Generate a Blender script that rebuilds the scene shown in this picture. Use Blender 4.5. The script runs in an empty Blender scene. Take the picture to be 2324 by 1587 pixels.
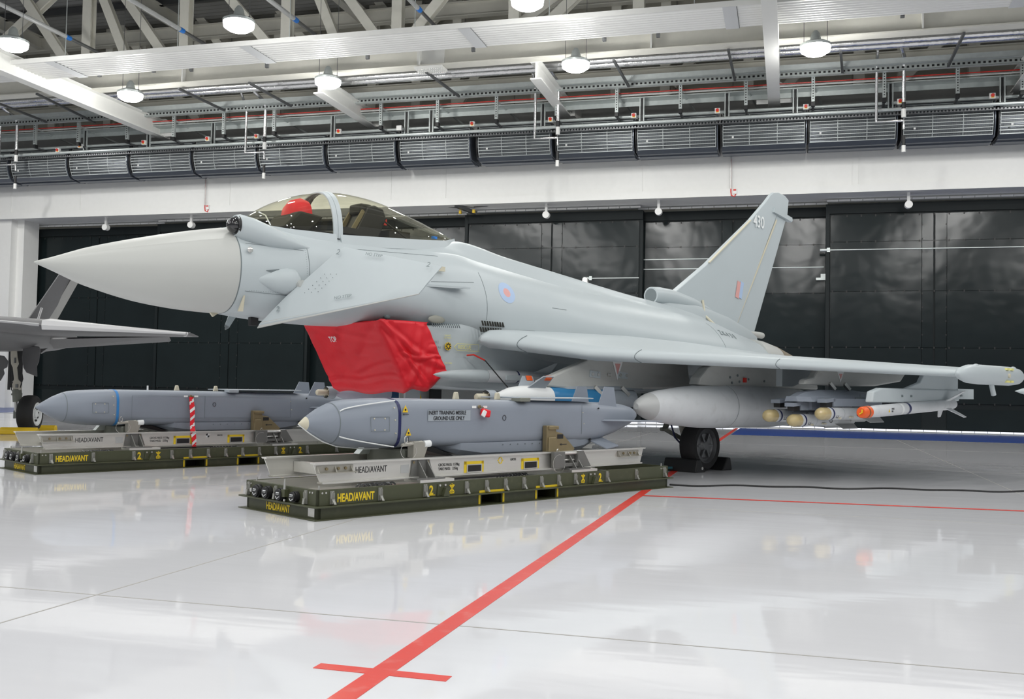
import bpy, math, random
import numpy as np
from mathutils import Vector, Matrix
random.seed(7)
S = bpy.context.scene
COL = S.collection
# ------------------------------------------------------------------ camera
CAM_H = 1.21; YAW = 0.2692; PITCH = 0.0378; ROLL = 0.0188; FPX = 2280.2
def cam_rot():
    cy, sy = math.cos(YAW), math.sin(YAW)
    R1 = np.array([[cy, sy, 0], [-sy, cy, 0], [0, 0, 1]])
    cp, sp = math.cos(PITCH), math.sin(PITCH)
    R2 = np.array([[1, 0, 0], [0, cp, sp], [0, -sp, cp]])
    cr, sr = math.cos(ROLL), math.sin(ROLL)
    R3 = np.array([[cr, 0, sr], [0, 1, 0], [-sr, 0, cr]])
    return R3 @ R2 @ R1
CR = cam_rot()
cd = bpy.data.cameras.new('camera'); cam = bpy.data.objects.new('camera', cd); COL.objects.link(cam)
r_, f_, u_ = CR[0], CR[1], CR[2]
cam.matrix_world = Matrix(((r_[0], u_[0], -f_[0], 0), (r_[1], u_[1], -f_[1], 0), (r_[2], u_[2], -f_[2], CAM_H), (0, 0, 0, 1)))
cd.sensor_fit = 'HORIZONTAL'; cd.sensor_width = 36.0; cd.lens = 36.0 * FPX / 2324.0
cd.clip_start = 0.05; cd.clip_end = 300
S.camera = cam
# ------------------------------------------------------------------ world, view, lamps
w = bpy.data.worlds.new('hall_fill'); S.world = w; w.use_nodes = True
w.node_tree.nodes['Background'].inputs[0].default_value = (0.93, 0.97, 1.0, 1)
w.node_tree.nodes['Background'].inputs[1].default_value = 0.28
S.view_settings.view_transform = 'Standard'; S.view_settings.look = 'None'
S.view_settings.exposure = 0.0; S.view_settings.gamma = 1.0; S.view_settings.use_curve_mapping = False
S.cycles.max_bounces = 8; S.cycles.transparent_max_bounces = 12
LAMP_W = 405.0; LAMP_C = (1.0, .995, .97)
LAMP_Z = 10.5
# high bays of the rest of the hall, behind and beside the view (fixtures themselves are out of sight)
for iy, y in enumerate((17.7, 12.6, 7.5, 2.4, -2.7, -7.8)):
    for ix in range(7):
        ld = bpy.data.lights.new('high_bay_light', 'SPOT'); ld.spot_size = math.radians(172); ld.spot_blend = .08; ld.shadow_soft_size = .24
        ld.energy = LAMP_W; ld.color = LAMP_C
        lo = bpy.data.objects.new('high_bay_light', ld); COL.objects.link(lo)
        lo.location = (-27.8 + 7.1 * ix, y, LAMP_Z)
# ------------------------------------------------------------------ helpers
def ray(px, py):
    return CR.T @ np.array([(px - 1162) / FPX, 1, -(py - 793.5) / FPX])
def at(px, py, Y=None, z=None, P=None, n=None):
    """point of the hall seen at photo pixel px, py on the plane Y=, z= or (P, n)"""
    d = ray(px, py); o = np.array([0, 0, CAM_H])
    if Y is not None: t = Y / d[1]
    elif z is not None: t = (z - CAM_H) / d[2]
    else: t = ((np.array(P) - o) @ np.array(n)) / (d @ np.array(n))
    return Vector(o + t * d)
def tag(o, label=None, cat=None, group=None, kind=None):
    if label: o['label'] = label
    if cat: o['category'] = cat
    if group: o['group'] = group
    if kind: o['kind'] = kind
    return o
def thing(name, label, cat, loc=(0, 0, 0), rz=0.0, group=None, kind=None):
    o = bpy.data.objects.new(name, None); COL.objects.link(o); o.empty_display_size = 0.2
    o.location = loc; o.rotation_euler = (0, 0, rz)
    return tag(o, label, cat, group, kind)
def dup(o, loc=None, parent=None, label=None, rz=None):
    c = o.copy(); COL.objects.link(c)
    if parent is not None: c.parent = parent
    for ch in list(o.children): dup(ch, parent=c)
    if loc is not None: c.location = loc
    if rz is not None: c.rotation_euler = (0, 0, rz)
    if label: c['label'] = label
    return c
class MB:
    def __init__(s): s.v = []; s.f = []; s.M = None
    def _p(s, p):
        p = Vector(p)
        return tuple(s.M @ p) if s.M is not None else tuple(p)
    def poly(s, pts):
        b = len(s.v); s.v += [s._p(p) for p in pts]; s.f.append(tuple(range(b, b + len(pts)))); return s
    def box(s, c, d, R=None):
        c = Vector(c); b = len(s.v); h = Vector(d) / 2
        for x in (-1, 1):
            for y in (-1, 1):
                for z in (-1, 1):
                    q = Vector((x * h.x, y * h.y, z * h.z))
                    if R is not None: q = R @ q
                    s.v.append(s._p(c + q))
        for f in ((0, 1, 3, 2), (4, 6, 7, 5), (0, 4, 5, 1), (2, 3, 7, 6), (0, 2, 6, 4), (1, 5, 7, 3)): s.f.append(tuple(b + i for i in f))
        return s
    def b2(s, lo, hi):
        lo = Vector(lo); hi = Vector(hi); return s.box((lo + hi) / 2, (abs(hi.x - lo.x), abs(hi.y - lo.y), abs(hi.z - lo.z)))
    def loft(s, rings, cap=True, closed=True):
        n = len(rings[0]); b = len(s.v)
        for r in rings: s.v += [s._p(p) for p in r]
        for i in range(len(rings) - 1):
            for j in range(n if closed else n - 1):
                k = (j + 1) % n
                s.f.append((b + i * n + j, b + i * n + k, b + (i + 1) * n + k, b + (i + 1) * n + j))
        if cap and closed:
            s.f.append(tuple(b + j for j in range(n - 1, -1, -1)))
            s.f.append(tuple(b + (len(rings) - 1) * n + j for j in range(n)))
        return s
    def lathe(s, prof, o=(0, 0, 0), d=(1, 0, 0), n=24, cap=True, sq=None):
        d = Vector(d).normalized(); a = d.orthogonal().normalized()
        if abs(d.z) < .9: a = Vector((0, 0, 1)) - d * d.z; a.normalize()
        c = d.cross(a); o = Vector(o); rings = []
        for t, r in prof:
            rings.append([o + d * t + (a * math.cos(2 * math.pi * k / n) + c * math.sin(2 * math.pi * k / n)) * max(r, 1e-4) for k in range(n)])
        return s.loft(rings, cap)
    def cyl(s, p0, p1, r, r1=None, n=12):
        p0 = Vector(p0); p1 = Vector(p1); L = (p1 - p0).length
        if L < 1e-6: return s
        return s.lathe([(0, r), (L, r if r1 is None else r1)], p0, p1 - p0, n)
    def tube(s, pts, r, n=8):
        pts = [Vector(p) for p in pts]; rings = []
        pa = None
        for i, p in enumerate(pts):
            d = (pts[min(i + 1, len(pts) - 1)] - pts[max(i - 1, 0)]).normalized()
            if pa is None: pa = d.orthogonal().normalized()
            pa = (pa - d * pa.dot(d)).normalized(); c = d.cross(pa)
            rings.append([p + (pa * math.cos(2 * math.pi * k / n) + c * math.sin(2 * math.pi * k / n)) * r for k in range(n)])
        return s.loft(rings)
    def bar(s, p0, p1, w, h, up=(0, 0, 1)):
        p0 = Vector(p0); p1 = Vector(p1); d = (p1 - p0).normalized(); up = Vector(up)
        a = d.cross(up)
        if a.length < 1e-4: a = d.cross(Vector((1, 0, 0)))
        a.normalize(); c = a.cross(d)
        rings = [[p + a * x * w / 2 + c * z * h / 2 for x, z in ((-1, -1), (1, -1), (1, 1), (-1, 1))] for p in (p0, p1)]
        return s.loft(rings)
    def ibeam(s, p0, p1, w, h, t=.03, up=(0, 0, 1)):
        p0 = Vector(p0); p1 = Vector(p1); d = (p1 - p0).normalized(); u = Vector(up); a = d.cross(u)
        if a.length < 1e-4: u = Vector((0, 1, 0)); a = d.cross(u)
        a.normalize(); u = a.cross(d)
        s.bar(p0 + u * (h / 2 - t / 2), p1 + u * (h / 2 - t / 2), w, t, u)
        s.bar(p0 - u * (h / 2 - t / 2), p1 - u * (h / 2 - t / 2), w, t, u)
        return s.bar(p0, p1, t * .7, h - 2 * t + .002, u)
    def prism(s, poly, off, T=None):
        """extrude 3D polygon by vector off"""
        off = Vector(off); a = [Vector(p) for p in poly]
        return s.loft([a, [p + off for p in a]])
    def sphere(s, c, r, n=12, sc=(1, 1, 1)):
        rings = []; c = Vector(c)
        for i in range(n // 2 + 1):
            th = math.pi * i / (n // 2)
            rings.append([c + Vector((math.sin(th) * math.cos(2 * math.pi * k / n) * r * sc[0] + 1e-5 * math.cos(2 * math.pi * k / n), math.sin(th) * math.sin(2 * math.pi * k / n) * r * sc[1] + 1e-5 * math.sin(2 * math.pi * k / n), math.cos(th) * r * sc[2])) for k in range(n)])
        return s.loft(rings)
    def build(s, name, m, parent=None, smooth=True, ang=35, bevel=0, kind=None):
        me = bpy.data.meshes.new(name); me.from_pydata(s.v, [], s.f); me.validate(); me.update()
        import bmesh
        bm = bmesh.new(); bm.from_mesh(me); bmesh.ops.recalc_face_normals(bm, faces=bm.faces); bm.to_mesh(me); bm.free()
        if smooth:
            me.polygons.foreach_set('use_smooth', [True] * len(me.polygons)); me.set_sharp_from_angle(angle=math.radians(ang))
        o = bpy.data.objects.new(name, me); COL.objects.link(o); me.materials.append(m)
        if parent is not None: o.parent = parent
        if bevel:
            b = o.modifiers.new('b', 'BEVEL'); b.width = bevel; b.segments = 2; b.limit_method = 'ANGLE'; b.angle_limit = math.radians(40)
        if kind: o['kind'] = kind
        return o
# ------------------------------------------------------------------ materials
def mat(name, col, rough=.5, metal=0., var=0., scale=6., bump=0., bscale=30., coat=0., stretch=None, emit=None, spec=.5, dark=None, dscale=2., damt=.0, aniso=None, coatr=.05, bdet=4):
    m = bpy.data.materials.new(name); m.use_nodes = True; nt = m.node_tree; b = nt.nodes['Principled BSDF']
    c = tuple(col) + (1,)
    b.inputs['Base Color'].default_value = c; b.inputs['Roughness'].default_value = rough; b.inputs['Metallic'].default_value = metal
    b.inputs['Coat Weight'].default_value = coat; b.inputs['Coat Roughness'].default_value = coatr; b.inputs['Specular IOR Level'].default_value = spec
    tc = nt.nodes.new('ShaderNodeTexCoord'); src = tc.outputs['Object']
    if stretch:
        mp = nt.nodes.new('ShaderNodeMapping'); mp.inputs['Scale'].default_value = stretch; nt.links.new(src, mp.inputs[0]); src = mp.outputs[0]
    def noise(sc, det=4):
        n = nt.nodes.new('ShaderNodeTexNoise'); n.inputs['Scale'].default_value = sc; n.inputs['Detail'].default_value = det; nt.links.new(src, n.inputs['Vector']); return n.outputs[0]
    if var or damt:
        mx = nt.nodes.new('ShaderNodeMix'); mx.data_type = 'RGBA'
        mx.inputs[6].default_value = tuple(max(0, x * (1 - var)) for x in col) + (1,); mx.inputs[7].default_value = tuple(min(1, x * (1 + var)) for x in col) + (1,)
        nt.links.new(noise(scale), mx.inputs[0]); out = mx.outputs[2]
        if damt:
            rp = nt.nodes.new('ShaderNodeMapRange'); rp.inputs[1].default_value = .55; rp.inputs[2].default_value = .75; rp.inputs[4].default_value = damt
            nt.links.new(noise(dscale, 6), rp.inputs[0])
            m2 = nt.nodes.new('ShaderNodeMix'); m2.data_type = 'RGBA'; nt.links.new(rp.outputs[0], m2.inputs[0]); nt.links.new(out, m2.inputs[6]); m2.inputs[7].default_value = tuple(dark or (0.1, 0.1, 0.09)) + (1,)
            out = m2.outputs[2]
        nt.links.new(out, b.inputs['Base Color'])
    if bump:
        bp = nt.nodes.new('ShaderNodeBump'); bp.inputs['Strength'].default_value = bump; bp.inputs['Distance'].default_value = .02
        nt.links.new(noise(bscale, bdet), bp.inputs['Height']); nt.links.new(bp.outputs[0], b.inputs['Normal'])
        if coat: nt.links.new(bp.outputs[0], b.inputs['Coat Normal'])
    if emit: b.inputs['Emission Color'].default_value = c; b.inputs['Emission Strength'].default_value = emit
    return m
M = {}
M['white'] = mat('white_paint', (.78, .78, .76), .45, var=.03)
M['cream'] = mat('cream_steel_paint', (.78, .765, .69), .5, var=.05)
M['beam'] = mat('beam_paint', (.8, .8, .77), .4, var=.03)
M['door'] = mat('door_dark_green_gloss', (.009, .014, .015), .17, var=.3, scale=.8, bump=.5, bscale=1.6, bdet=1.5, spec=.27)
M['doorframe'] = mat('door_frame_dark', (.009, .013, .014), .5, spec=.2)
M['bolt'] = mat('bolt_dark', (.01, .01, .01), .5)
M['galv'] = mat('galvanised_steel', (.55, .59, .58), .38, .45, var=.12, scale=8)
M['steel'] = mat('bright_steel', (.72, .71, .68), .28, .9, var=.06)
M['dsteel'] = mat('dark_steel', (.18, .185, .19), .4, .7)
M['black'] = mat('black_plastic', (.012, .012, .013), .45)
M['rubber'] = mat('tyre_rubber', (.018, .018, .019), .7, var=.2, scale=20)
M['foil'] = mat('foil_insulation', (.78, .78, .78), .22, .9, bump=.6, bscale=14)
M['red'] = mat('red_paint', (.62, .03, .02), .4)
M['redline'] = mat('red_floor_paint', (.72, .045, .03), .3, var=.12, scale=3, dark=(.8, .5, .45), dscale=9, damt=.25)
M['bluef'] = mat('blue_floor_paint', (.03, .075, .32), .3, spec=.3)
M['blue'] = mat('blue_clamp', (.02, .18, .6), .4)
M['yellow'] = mat('yellow_paint', (.78, .52, .02), .45)
M['joint'] = mat('floor_joint_filler', (.36, .35, .33), .6)
M['olive'] = mat('olive_green_paint', (.062, .068, .035), .42, var=.12, scale=5, dark=(.2, .2, .12), dscale=12, damt=.12)
M['alu'] = mat('brushed_aluminium', (.74, .73, .69), .38, .75, var=.08, scale=4, stretch=(.3, 6, 6))
M['bracket'] = mat('bracket_grey_steel', (.2, .2, .19), .4, .5, var=.1)
M['bracket2'] = mat('bracket_pale_steel', (.4, .385, .34), .38, .5, var=.1)
M['khaki'] = mat('khaki_cast_metal', (.25, .2, .11), .4, .35, var=.12, scale=10)
M['jet'] = mat('jet_grey_paint', (.47, .52, .54), .42, var=.035, scale=1.6, spec=.4)
M['jet2'] = mat('jet_grey_paint_soiled', (.47, .48, .46), .5, var=.08, scale=3, dark=(.2, .19, .16), dscale=5, damt=.18, stretch=(.6, 1.5, 1.5))
M['radome'] = mat('radome_warm_grey', (.5, .51, .49), .45, var=.02, scale=2)
M['nozz'] = mat('nozzle_burnt_metal', (.42, .36, .27), .4, .7, var=.2, scale=5)
M['seam'] = mat('panel_line', (.16, .19, .2), .6)
M['missile'] = mat('missile_blue_grey', (.245, .275, .325), .45, var=.03, scale=2.5, spec=.35)
M['missilef'] = mat('missile_light_grey', (.34, .38, .42), .42, var=.03)
M['gwhite'] = mat('ordnance_white_paint', (.62, .64, .66), .38, var=.05, dark=(.3, .3, .28), dscale=8, damt=.2)
M['lav'] = mat('bomb_nose_grey', (.48, .49, .58), .4, var=.04)
M['blueb'] = mat('bomb_blue_body', (.03, .2, .42), .35)
M['navy'] = mat('navy_band', (.01, .015, .09), .4)
M['cyanb'] = mat('blue_band', (.03, .2, .5), .45)
M['ivory'] = mat('ivory_plastic', (.62, .58, .45), .4)
M['tan'] = mat('tan_dome_plastic', (.5, .4, .2), .12, coat=.8, var=.12, scale=14)
M['orange'] = mat('orange_cap', (.8, .12, .02), .4)
M['cover'] = mat('red_cover_fabric', (.78, .012, .025), .5, var=.08, scale=4, bump=.35, bscale=7)
M['stealth'] = mat('dark_grey_radar_coating', (.13, .13, .135), .5, var=.04)
M['stealthl'] = mat('light_grey_edge_coating', (.52, .52, .53), .4)
M['gear'] = mat('landing_gear_cream', (.58, .55, .47), .4, .1, var=.1)
M['gearg'] = mat('landing_gear_green_grey', (.2, .21, .18), .45, .2, var=.15)
M['lamp'] = mat('lamp_lens', (1, 1, .96), .3, emit=45.)
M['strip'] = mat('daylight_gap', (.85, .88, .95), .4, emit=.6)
M['textk'] = mat('black_lettering', (.015, .015, .018), .5)
M['texty'] = mat('yellow_lettering', (.8, .58, .02), .5)
M['textw'] = mat('white_lettering', (.8, .82, .82), .5)
M['textg'] = mat('grey_lettering', (.2, .24, .25), .6)
M['textly'] = mat('pale_yellow_lettering', (.74, .7, .25), .6)
M['pink'] = mat('low_visibility_red', (.7, .36, .34), .5)
M['pblue'] = mat('low_visibility_blue', (.4, .52, .72), .5)
M['clad'] = mat('wall_cladding', (.62, .6, .52), .5, var=.05, scale=1)
M['clad2'] = mat('lower_cladding_grey', (.45, .46, .46), .4, var=.04)
M['clad3'] = mat('lower_wall_grey', (.33, .33, .32), .5, var=.05)
M['clad2w'] = mat('joint_cover_grey', (.66, .67, .68), .4)
M['deck'] = mat('roof_deck_grey', (.32, .32, .31), .5, var=.1, scale=1)
M['mesh_grille'] = mat('grille_metal', (.42, .45, .45), .45, .3)
M['fins'] = mat('filter_fins', (.2, .215, .22), .5, .2)
M['heater'] = mat('heater_housing', (.1, .115, .14), .3, .3, var=.1)
M['fdark'] = mat('fabric_dark', (.03, .03, .025), .8)
M['strap'] = mat('webbing_tan', (.2, .17, .1), .8)
def floor_mat():
    m = bpy.data.materials.new('white_epoxy_floor'); m.use_nodes = True; nt = m.node_tree; b = nt.nodes['Principled BSDF']
    tc = nt.nodes.new('ShaderNodeTexCoord')
    n1 = nt.nodes.new('ShaderNodeTexNoise'); n1.inputs['Scale'].default_value = .35; nt.links.new(tc.outputs['Object'], n1.inputs['Vector'])
    mx = nt.nodes.new('ShaderNodeMix'); mx.data_type = 'RGBA'; mx.inputs[6].default_value = (.72, .725, .765, 1); mx.inputs[7].default_value = (.77, .775, .795, 1)
    nt.links.new(n1.outputs[0], mx.inputs[0]); nt.links.new(mx.outputs[2], b.inputs['Base Color'])
    b.inputs['Roughness'].default_value = .055; b.inputs['IOR'].default_value = 1.5
    mp = nt.nodes.new('ShaderNodeMapping'); mp.inputs['Scale'].default_value = (.35, 1.6, 1); nt.links.new(tc.outputs['Object'], mp.inputs[0])
    n2 = nt.nodes.new('ShaderNodeTexNoise'); n2.inputs['Scale'].default_value = 1.5; n2.inputs['Detail'].default_value = 3; nt.links.new(mp.outputs[0], n2.inputs['Vector'])
    bp = nt.nodes.new('ShaderNodeBump'); bp.inputs['Strength'].default_value = .1; bp.inputs['Distance'].default_value = .02
    nt.links.new(n2.outputs[0], bp.inputs['Height']); nt.links.new(bp.outputs[0], b.inputs['Normal'])
    return m
M['floor'] = floor_mat()
def glass_mat(name, tint, refl=1.0):
    m = bpy.data.materials.new(name); m.use_nodes = True; nt = m.node_tree; nt.nodes.clear()
    o = nt.nodes.new('ShaderNodeOutputMaterial'); mix = nt.nodes.new('ShaderNodeMixShader'); t = nt.nodes.new('ShaderNodeBsdfTransparent'); g = nt.nodes.new('ShaderNodeBsdfGlossy')
    t.inputs[0].default_value = tint + (1,); g.inputs['Roughness'].default_value = .02; g.inputs[0].default_value = (refl, refl, refl, 1)
    lw = nt.nodes.new('ShaderNodeLayerWeight'); lw.inputs[0].default_value = .5
    pw = nt.nodes.new('ShaderNodeMath'); pw.operation = 'POWER'; pw.inputs[1].default_value = 4.; nt.links.new(lw.outputs['Facing'], pw.inputs[0])
    f = nt.nodes.new('ShaderNodeMapRange'); f.inputs[3].default_value = .07; f.inputs[4].default_value = .8; nt.links.new(pw.outputs[0], f.inputs[0])
    nt.links.new(f.outputs[0], mix.inputs[0]); nt.links.new(t.outputs[0], mix.inputs[1]); nt.links.new(g.outputs[0], mix.inputs[2]); nt.links.new(mix.outputs[0], o.inputs[0])
    return m
M['glass'] = glass_mat('canopy_glass', (.9, .89, .78))
def text(name, s, size, m, origin, xdir, updir, parent=None, sx=1., align='LEFT', bold=0.0, depth=.0008):
    """lettering as a thin mesh lying in the plane (xdir, updir) at origin"""
    cu = bpy.data.curves.new(name, 'FONT'); cu.body = s; cu.size = size; cu.align_x = align; cu.extrude = depth; cu.offset = bold
    ob = bpy.data.objects.new(name, cu); COL.objects.link(ob); bpy.context.view_layer.update()
    me = bpy.data.meshes.new_from_object(ob.evaluated_get(bpy.context.evaluated_depsgraph_get()))
    bpy.data.objects.remove(ob); bpy.data.curves.remove(cu)
    X = Vector(xdir).normalized(); U = Vector(updir); U = (U - X * U.dot(X)).normalized(); Z = X.cross(U)
    mt = Matrix(((X.x * sx, U.x, Z.x, origin[0]), (X.y * sx, U.y, Z.y, origin[1]), (X.z * sx, U.z, Z.z, origin[2]), (0, 0, 0, 1)))
    me.transform(mt); me.materials.clear(); me.materials.append(m)
    o = bpy.data.objects.new(name, me); COL.objects.link(o)
    if parent is not None: o.parent = parent
    return o
# ================================================================== THE HALL
ORD = ['first', 'second', 'third', 'fourth', 'fifth', 'sixth', 'seventh', 'eighth', 'ninth', 'tenth', 'eleventh', 'twelfth', 'thirteenth', 'fourteenth', 'fifteenth', 'sixteenth', 'seventeenth', 'eighteenth', 'nineteenth', 'twentieth']
def struct(mb, name, m, parent=None, **k):
    o = mb.build(name, m, parent, **k)
    if parent is None: o['kind'] = 'structure'
    return o
struct(MB().b2((-45, -14, -.2), (30, 46, 0)), 'floor', M['floor'], smooth=False)
# floor joints and painted lines (thin films on the floor)
k = 0
def trim(mb, m, **kw):
    global k
    k += 1
    return struct(mb, 'trim_%d' % k, m, **kw)
j = MB()
for x in (-3.743, 2.79, 9.3, -10.28, -16.8, -23.3): j.b2((x - .006, -14, 0), (x + .006, 28.9, .0012))
for y in (4.88, -1.66, 11.42 - .9, 17.5, 24.0): j.b2((-40, y - .006, 0), (28, y + .006, .0011))
trim(j, M['joint'], smooth=False)
trim(MB().b2((-1.70, -2, 0), (-1.595, 34.2, .0022)), M['redline'], smooth=False)
trim(MB().b2((-1.943, 3.95, 0), (-1.345, 4.028, .0018)), M['redline'], smooth=False)
trim(MB().poly([(-1.6, 11.50, .0016), (6, 11.95, .0016), (6, 12.06, .0016), (-1.6, 11.60, .0016)]), M['redline'], smooth=False)
trim(MB().poly([(-16, 24.6, .0016), (-10, 25.9, .0016), (-10, 26.0, .0016), (-16, 24.7, .0016)]), M['redline'], smooth=False)
trim(MB().b2((-1.55, 28.9, 0), (28, 34.4, .0014)), M['bluef'], smooth=False)
trim(MB().b2((-40, 28.9, 0), (-26.5, 34.4, .0014)), M['bluef'], smooth=False)
sl = MB()
for i in range(340): sl.b2((-40 + i * .2, 28.78, 0), (-40 + i * .2 + .17, 28.9, .003))
trim(sl, M['dsteel'], smooth=False)
# ---- sliding doors: leaves staggered on two tracks
leaf = [(-30.85, -24.4, 35.45), (-24.4, -17.95, 35.0), (-17.95, -11.39, 35.45), (-11.39, -5.1, 35.0), (-5.1, 1.3, 35.45), (1.3, 7.75, 34.95), (7.75, 14.2, 35.45), (14.2, 20.6, 35.0)]
for i, (x0, x1, Y) in enumerate(leaf):
    d = thing('door_%d' % (i + 1), None, None, ((x0 + x1) / 2, Y, 0), kind='structure')
    W = x1 - x0 + .25; zt = 7.52
    MB().b2((-W / 2, .04, .08), (W / 2, .3, zt)).build('door_leaf', M['doorframe'], d, smooth=False)
    mb = MB(); zs = [.95, 2.75, 4.6, 6.25, 7.15]; xs = [-W / 2 + .12, -.38, .38, W / 2 - .12]
    mb.b2((xs[0], .0, .12), (xs[1] - .01, .05, .78)); mb.b2((xs[2] + .01, 0, .12), (xs[3], .05, .78))
    for a in range(3):
        for b in range(len(zs) - 1):
            x0_, x1_ = xs[a] + .008, xs[a + 1] - .008
            if a == 1: # centre stile split in two
                mb.b2((x0_, 0, zs[b] + .006), (-.03, .05, zs[b + 1] - .006)); mb.b2((.03, 0, zs[b] + .006), (x1_, .05, zs[b + 1] - .006))
            else:
                rg = random.Random(i * 40 + a * 9 + b); cx_, cz_ = (x0_ + x1_) / 2, (zs[b] + zs[b + 1]) / 2
                mb.box((cx_, .024, cz_), (x1_ - x0_, .05, zs[b + 1] - zs[b] - .012), Matrix.Rotation(math.radians(rg.uniform(-.5, .5)), 3, 'X') @ Matrix.Rotation(math.radians(rg.uniform(-.35, .35)), 3, 'Z'))
    mb.build('steel_sheet', M['door'], d, smooth=False)
    MB().b2((-W / 2, -.02, zt - .32), (W / 2, .06, zt)).build('head_rail', M['doorframe'], d, smooth=False)
    bl = MB()
    for z in zs[:-1] + [7.12]:
        for t in range(15): bl.b2((-W / 2 + .2 + t * (W - .4) / 14 - .02, -.012, z - .035), (-W / 2 + .2 + t * (W - .4) / 14 + .02, .0, z + .035))
    for x in (-.36, .36):
        for t in range(14): bl.b2((x - .018, -.012, .9 + t * .45), (x + .018, 0, .94 + t * .45))
    bl.build('bolt_row', M['bolt'], d, smooth=False, kind='stuff')
    s = MB(); st = .38
    for t in range(int(W / st)): s.b2((-W / 2 + t * st + .01, -.03, zt + .09), (-W / 2 + (t + 1) * st - .012, .0, zt + .15))
    s.build('head_seal', M['white'], d, smooth=False)
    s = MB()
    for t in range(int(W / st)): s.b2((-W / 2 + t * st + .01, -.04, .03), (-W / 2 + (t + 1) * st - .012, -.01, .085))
    s.build('floor_daylight_strip', M['strip'], d, smooth=False)  # faintly glowing strip, stands in for daylight leaking under the leaf
    if i in (1, 3, 5, 7) or i == 0:
        MB().b2((-W / 2 - .02, -.03, .1), (-W / 2 + .1, .1, zt)).build('edge_post', M['doorframe'], d, smooth=False)
# header, wall, pillar
h_ = MB().b2((-42, 33.8, 7.72), (26, 35.9, 9.7)); h_.b2((-42, 33.74, 7.68), (26, 33.82, 7.93))
for x in (-30.6, -27.3, -20.6, -14.0, -11.9, -4.85, 1.9, 2.1, 8.6): h_.b2((x, 33.785, 7.95), (x + .012, 33.8, 9.6))
struct(h_, 'wall_header', M['white'], smooth=False)
wb = MB().b2((-42, 35.9, 7.6), (26, 36.2, 17)); 
struct(wb, 'wall_back', M['clad'], smooth=False)
wl = MB().b2((-42, 34.3, 9.7), (26, 34.6, at(1500, 226, Y=34.3).z))
trim(wl, M['clad3'], smooth=False)
g = MB()
for x in range(-38, 24, 2): g.b2((x, 35.87, 11), (x + .03, 35.9, 16))
for z in (11.9, 12.9, 14.2): g.b2((-40, 35.86, z), (26, 35.9, z + .03))
trim(g, M['joint'], smooth=False)
p = MB(); p.b2((-31.35, 34.0, 0), (-30.75, 34.6, 7.75)); p.b2((-30.78, 34.35, 0), (-30.42, 35.2, 7.75))
struct(p, 'trim_90', M['white'], smooth=False)
p = MB().b2((-45, 34.6, 0), (-31.3, 34.8, 6.0)); p.b2((-45, 34.3, 6.0), (-31.3, 34.8, 6.25)); p.b2((-45, 34.55, .0), (-31.3, 34.62, 5.3))
struct(p, 'wall_left', M['white'], smooth=False)
struct(MB().b2((-45, 35.2, 6.2), (-31.3, 35.3, 7.75)), 'window_1', M['clad'], smooth=False)
# ---- ceiling: roof deck, beams, trusses
dk = []; n = 0
for i in range(301):
    y = -12 + i * .16; dk.append(y)
rings = [[Vector((x, y, 15.6 + (.05 if i % 2 else 0))) for i, y in enumerate(dk)] for x in (-42, 26)]
dm = MB(); dm.loft(rings, cap=False, closed=False)
ceil = struct(dm, 'ceiling', M['deck'], smooth=False)
YB = 28.75
MB().ibeam((-42, YB, 11.45), (26, YB, 11.45), .43, .9, .04).build('main_beam', M['cream'], ceil, smooth=False)
# cross beams (crane runway beams) with end plates
for X, e in ((-22.95, 33.0), (-.52, 33.05)):
    MB().ibeam((X, -10, 10.72), (X, e, 10.72), .37, .64, .045).build('cross_beam', M['beam'], ceil, smooth=False)
    a = MB(); a.prism([(X - .55, e - .3, 10.42), (X + .55, e - .3, 10.42), (X + .55, e - .3, 10.85), (X + .2, e - .3, 11.1), (X - .2, e - .3, 11.1), (X - .55, e - .3, 10.85)], (0, .04, 0))
    a.b2((X - .19, e, 10.4), (X + .19, e + .04, 11.04))
    a.build('end_plate', M['white'], ceil, smooth=False)
for X in (-14.55, -7.4, 6.6):
    MB().ibeam((X, 28.9, 10.75), (X, 33.2, 10.75), .34, .55, .04).build('cross_beam', M['beam'], ceil, smooth=False)
    MB().b2((X - .05, 33.2, 10.5), (X + .3, 34.3, 11.0)).build('beam_bracket', M['beam'], ceil, smooth=False)
for x in (-19.3, -11.0, -3.9, 3.4):
    MB().b2((x - .02, YB - .2, 11.02), (x + .02, YB - .02, 11.88)).build('web_stiffener', M['beam'], ceil, smooth=False)
# truss posts and diagonals standing on the main beam
for px in (200, 421, 651, 902, 1167, 1449, 1760, 2090):
    q = at(px, 120, Y=YB)
    MB().ibeam((q.x, YB, 11.85), (q.x, YB, 15.6), .33, .3, .03, (0, 1, 0)).build('truss_post', M['cream'], ceil, smooth=False)
for (xa, ya, xb, yb) in ((60, 0, 150, 138), (110, 0, 25, 80), (238, 0, 284, 120), (289, 0, 365, 112), (525, 0, 605, 95), (727, 0, 759, 82), (795, 0, 848, 72), (1000, 0, 950, 64), (1255, 0, 1190, 50), (1300, 0, 1260, 38)):
    yo = YB + (.17 if xa in (110, 1255) else -.17 if xa in (60, 1300) else .02); a = at(xa, ya, Y=yo); b = at(xb, yb, Y=yo); d = (a - b); L = (15.6 - a.z) / d.z
    t = (11.9 - b.z) / d.z
    MB().ibeam(b + d * t, a + d * L, .3, .24, .03, (0, 1, 0)).build('truss_diagonal', M['cream'], ceil, smooth=False)
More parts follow.
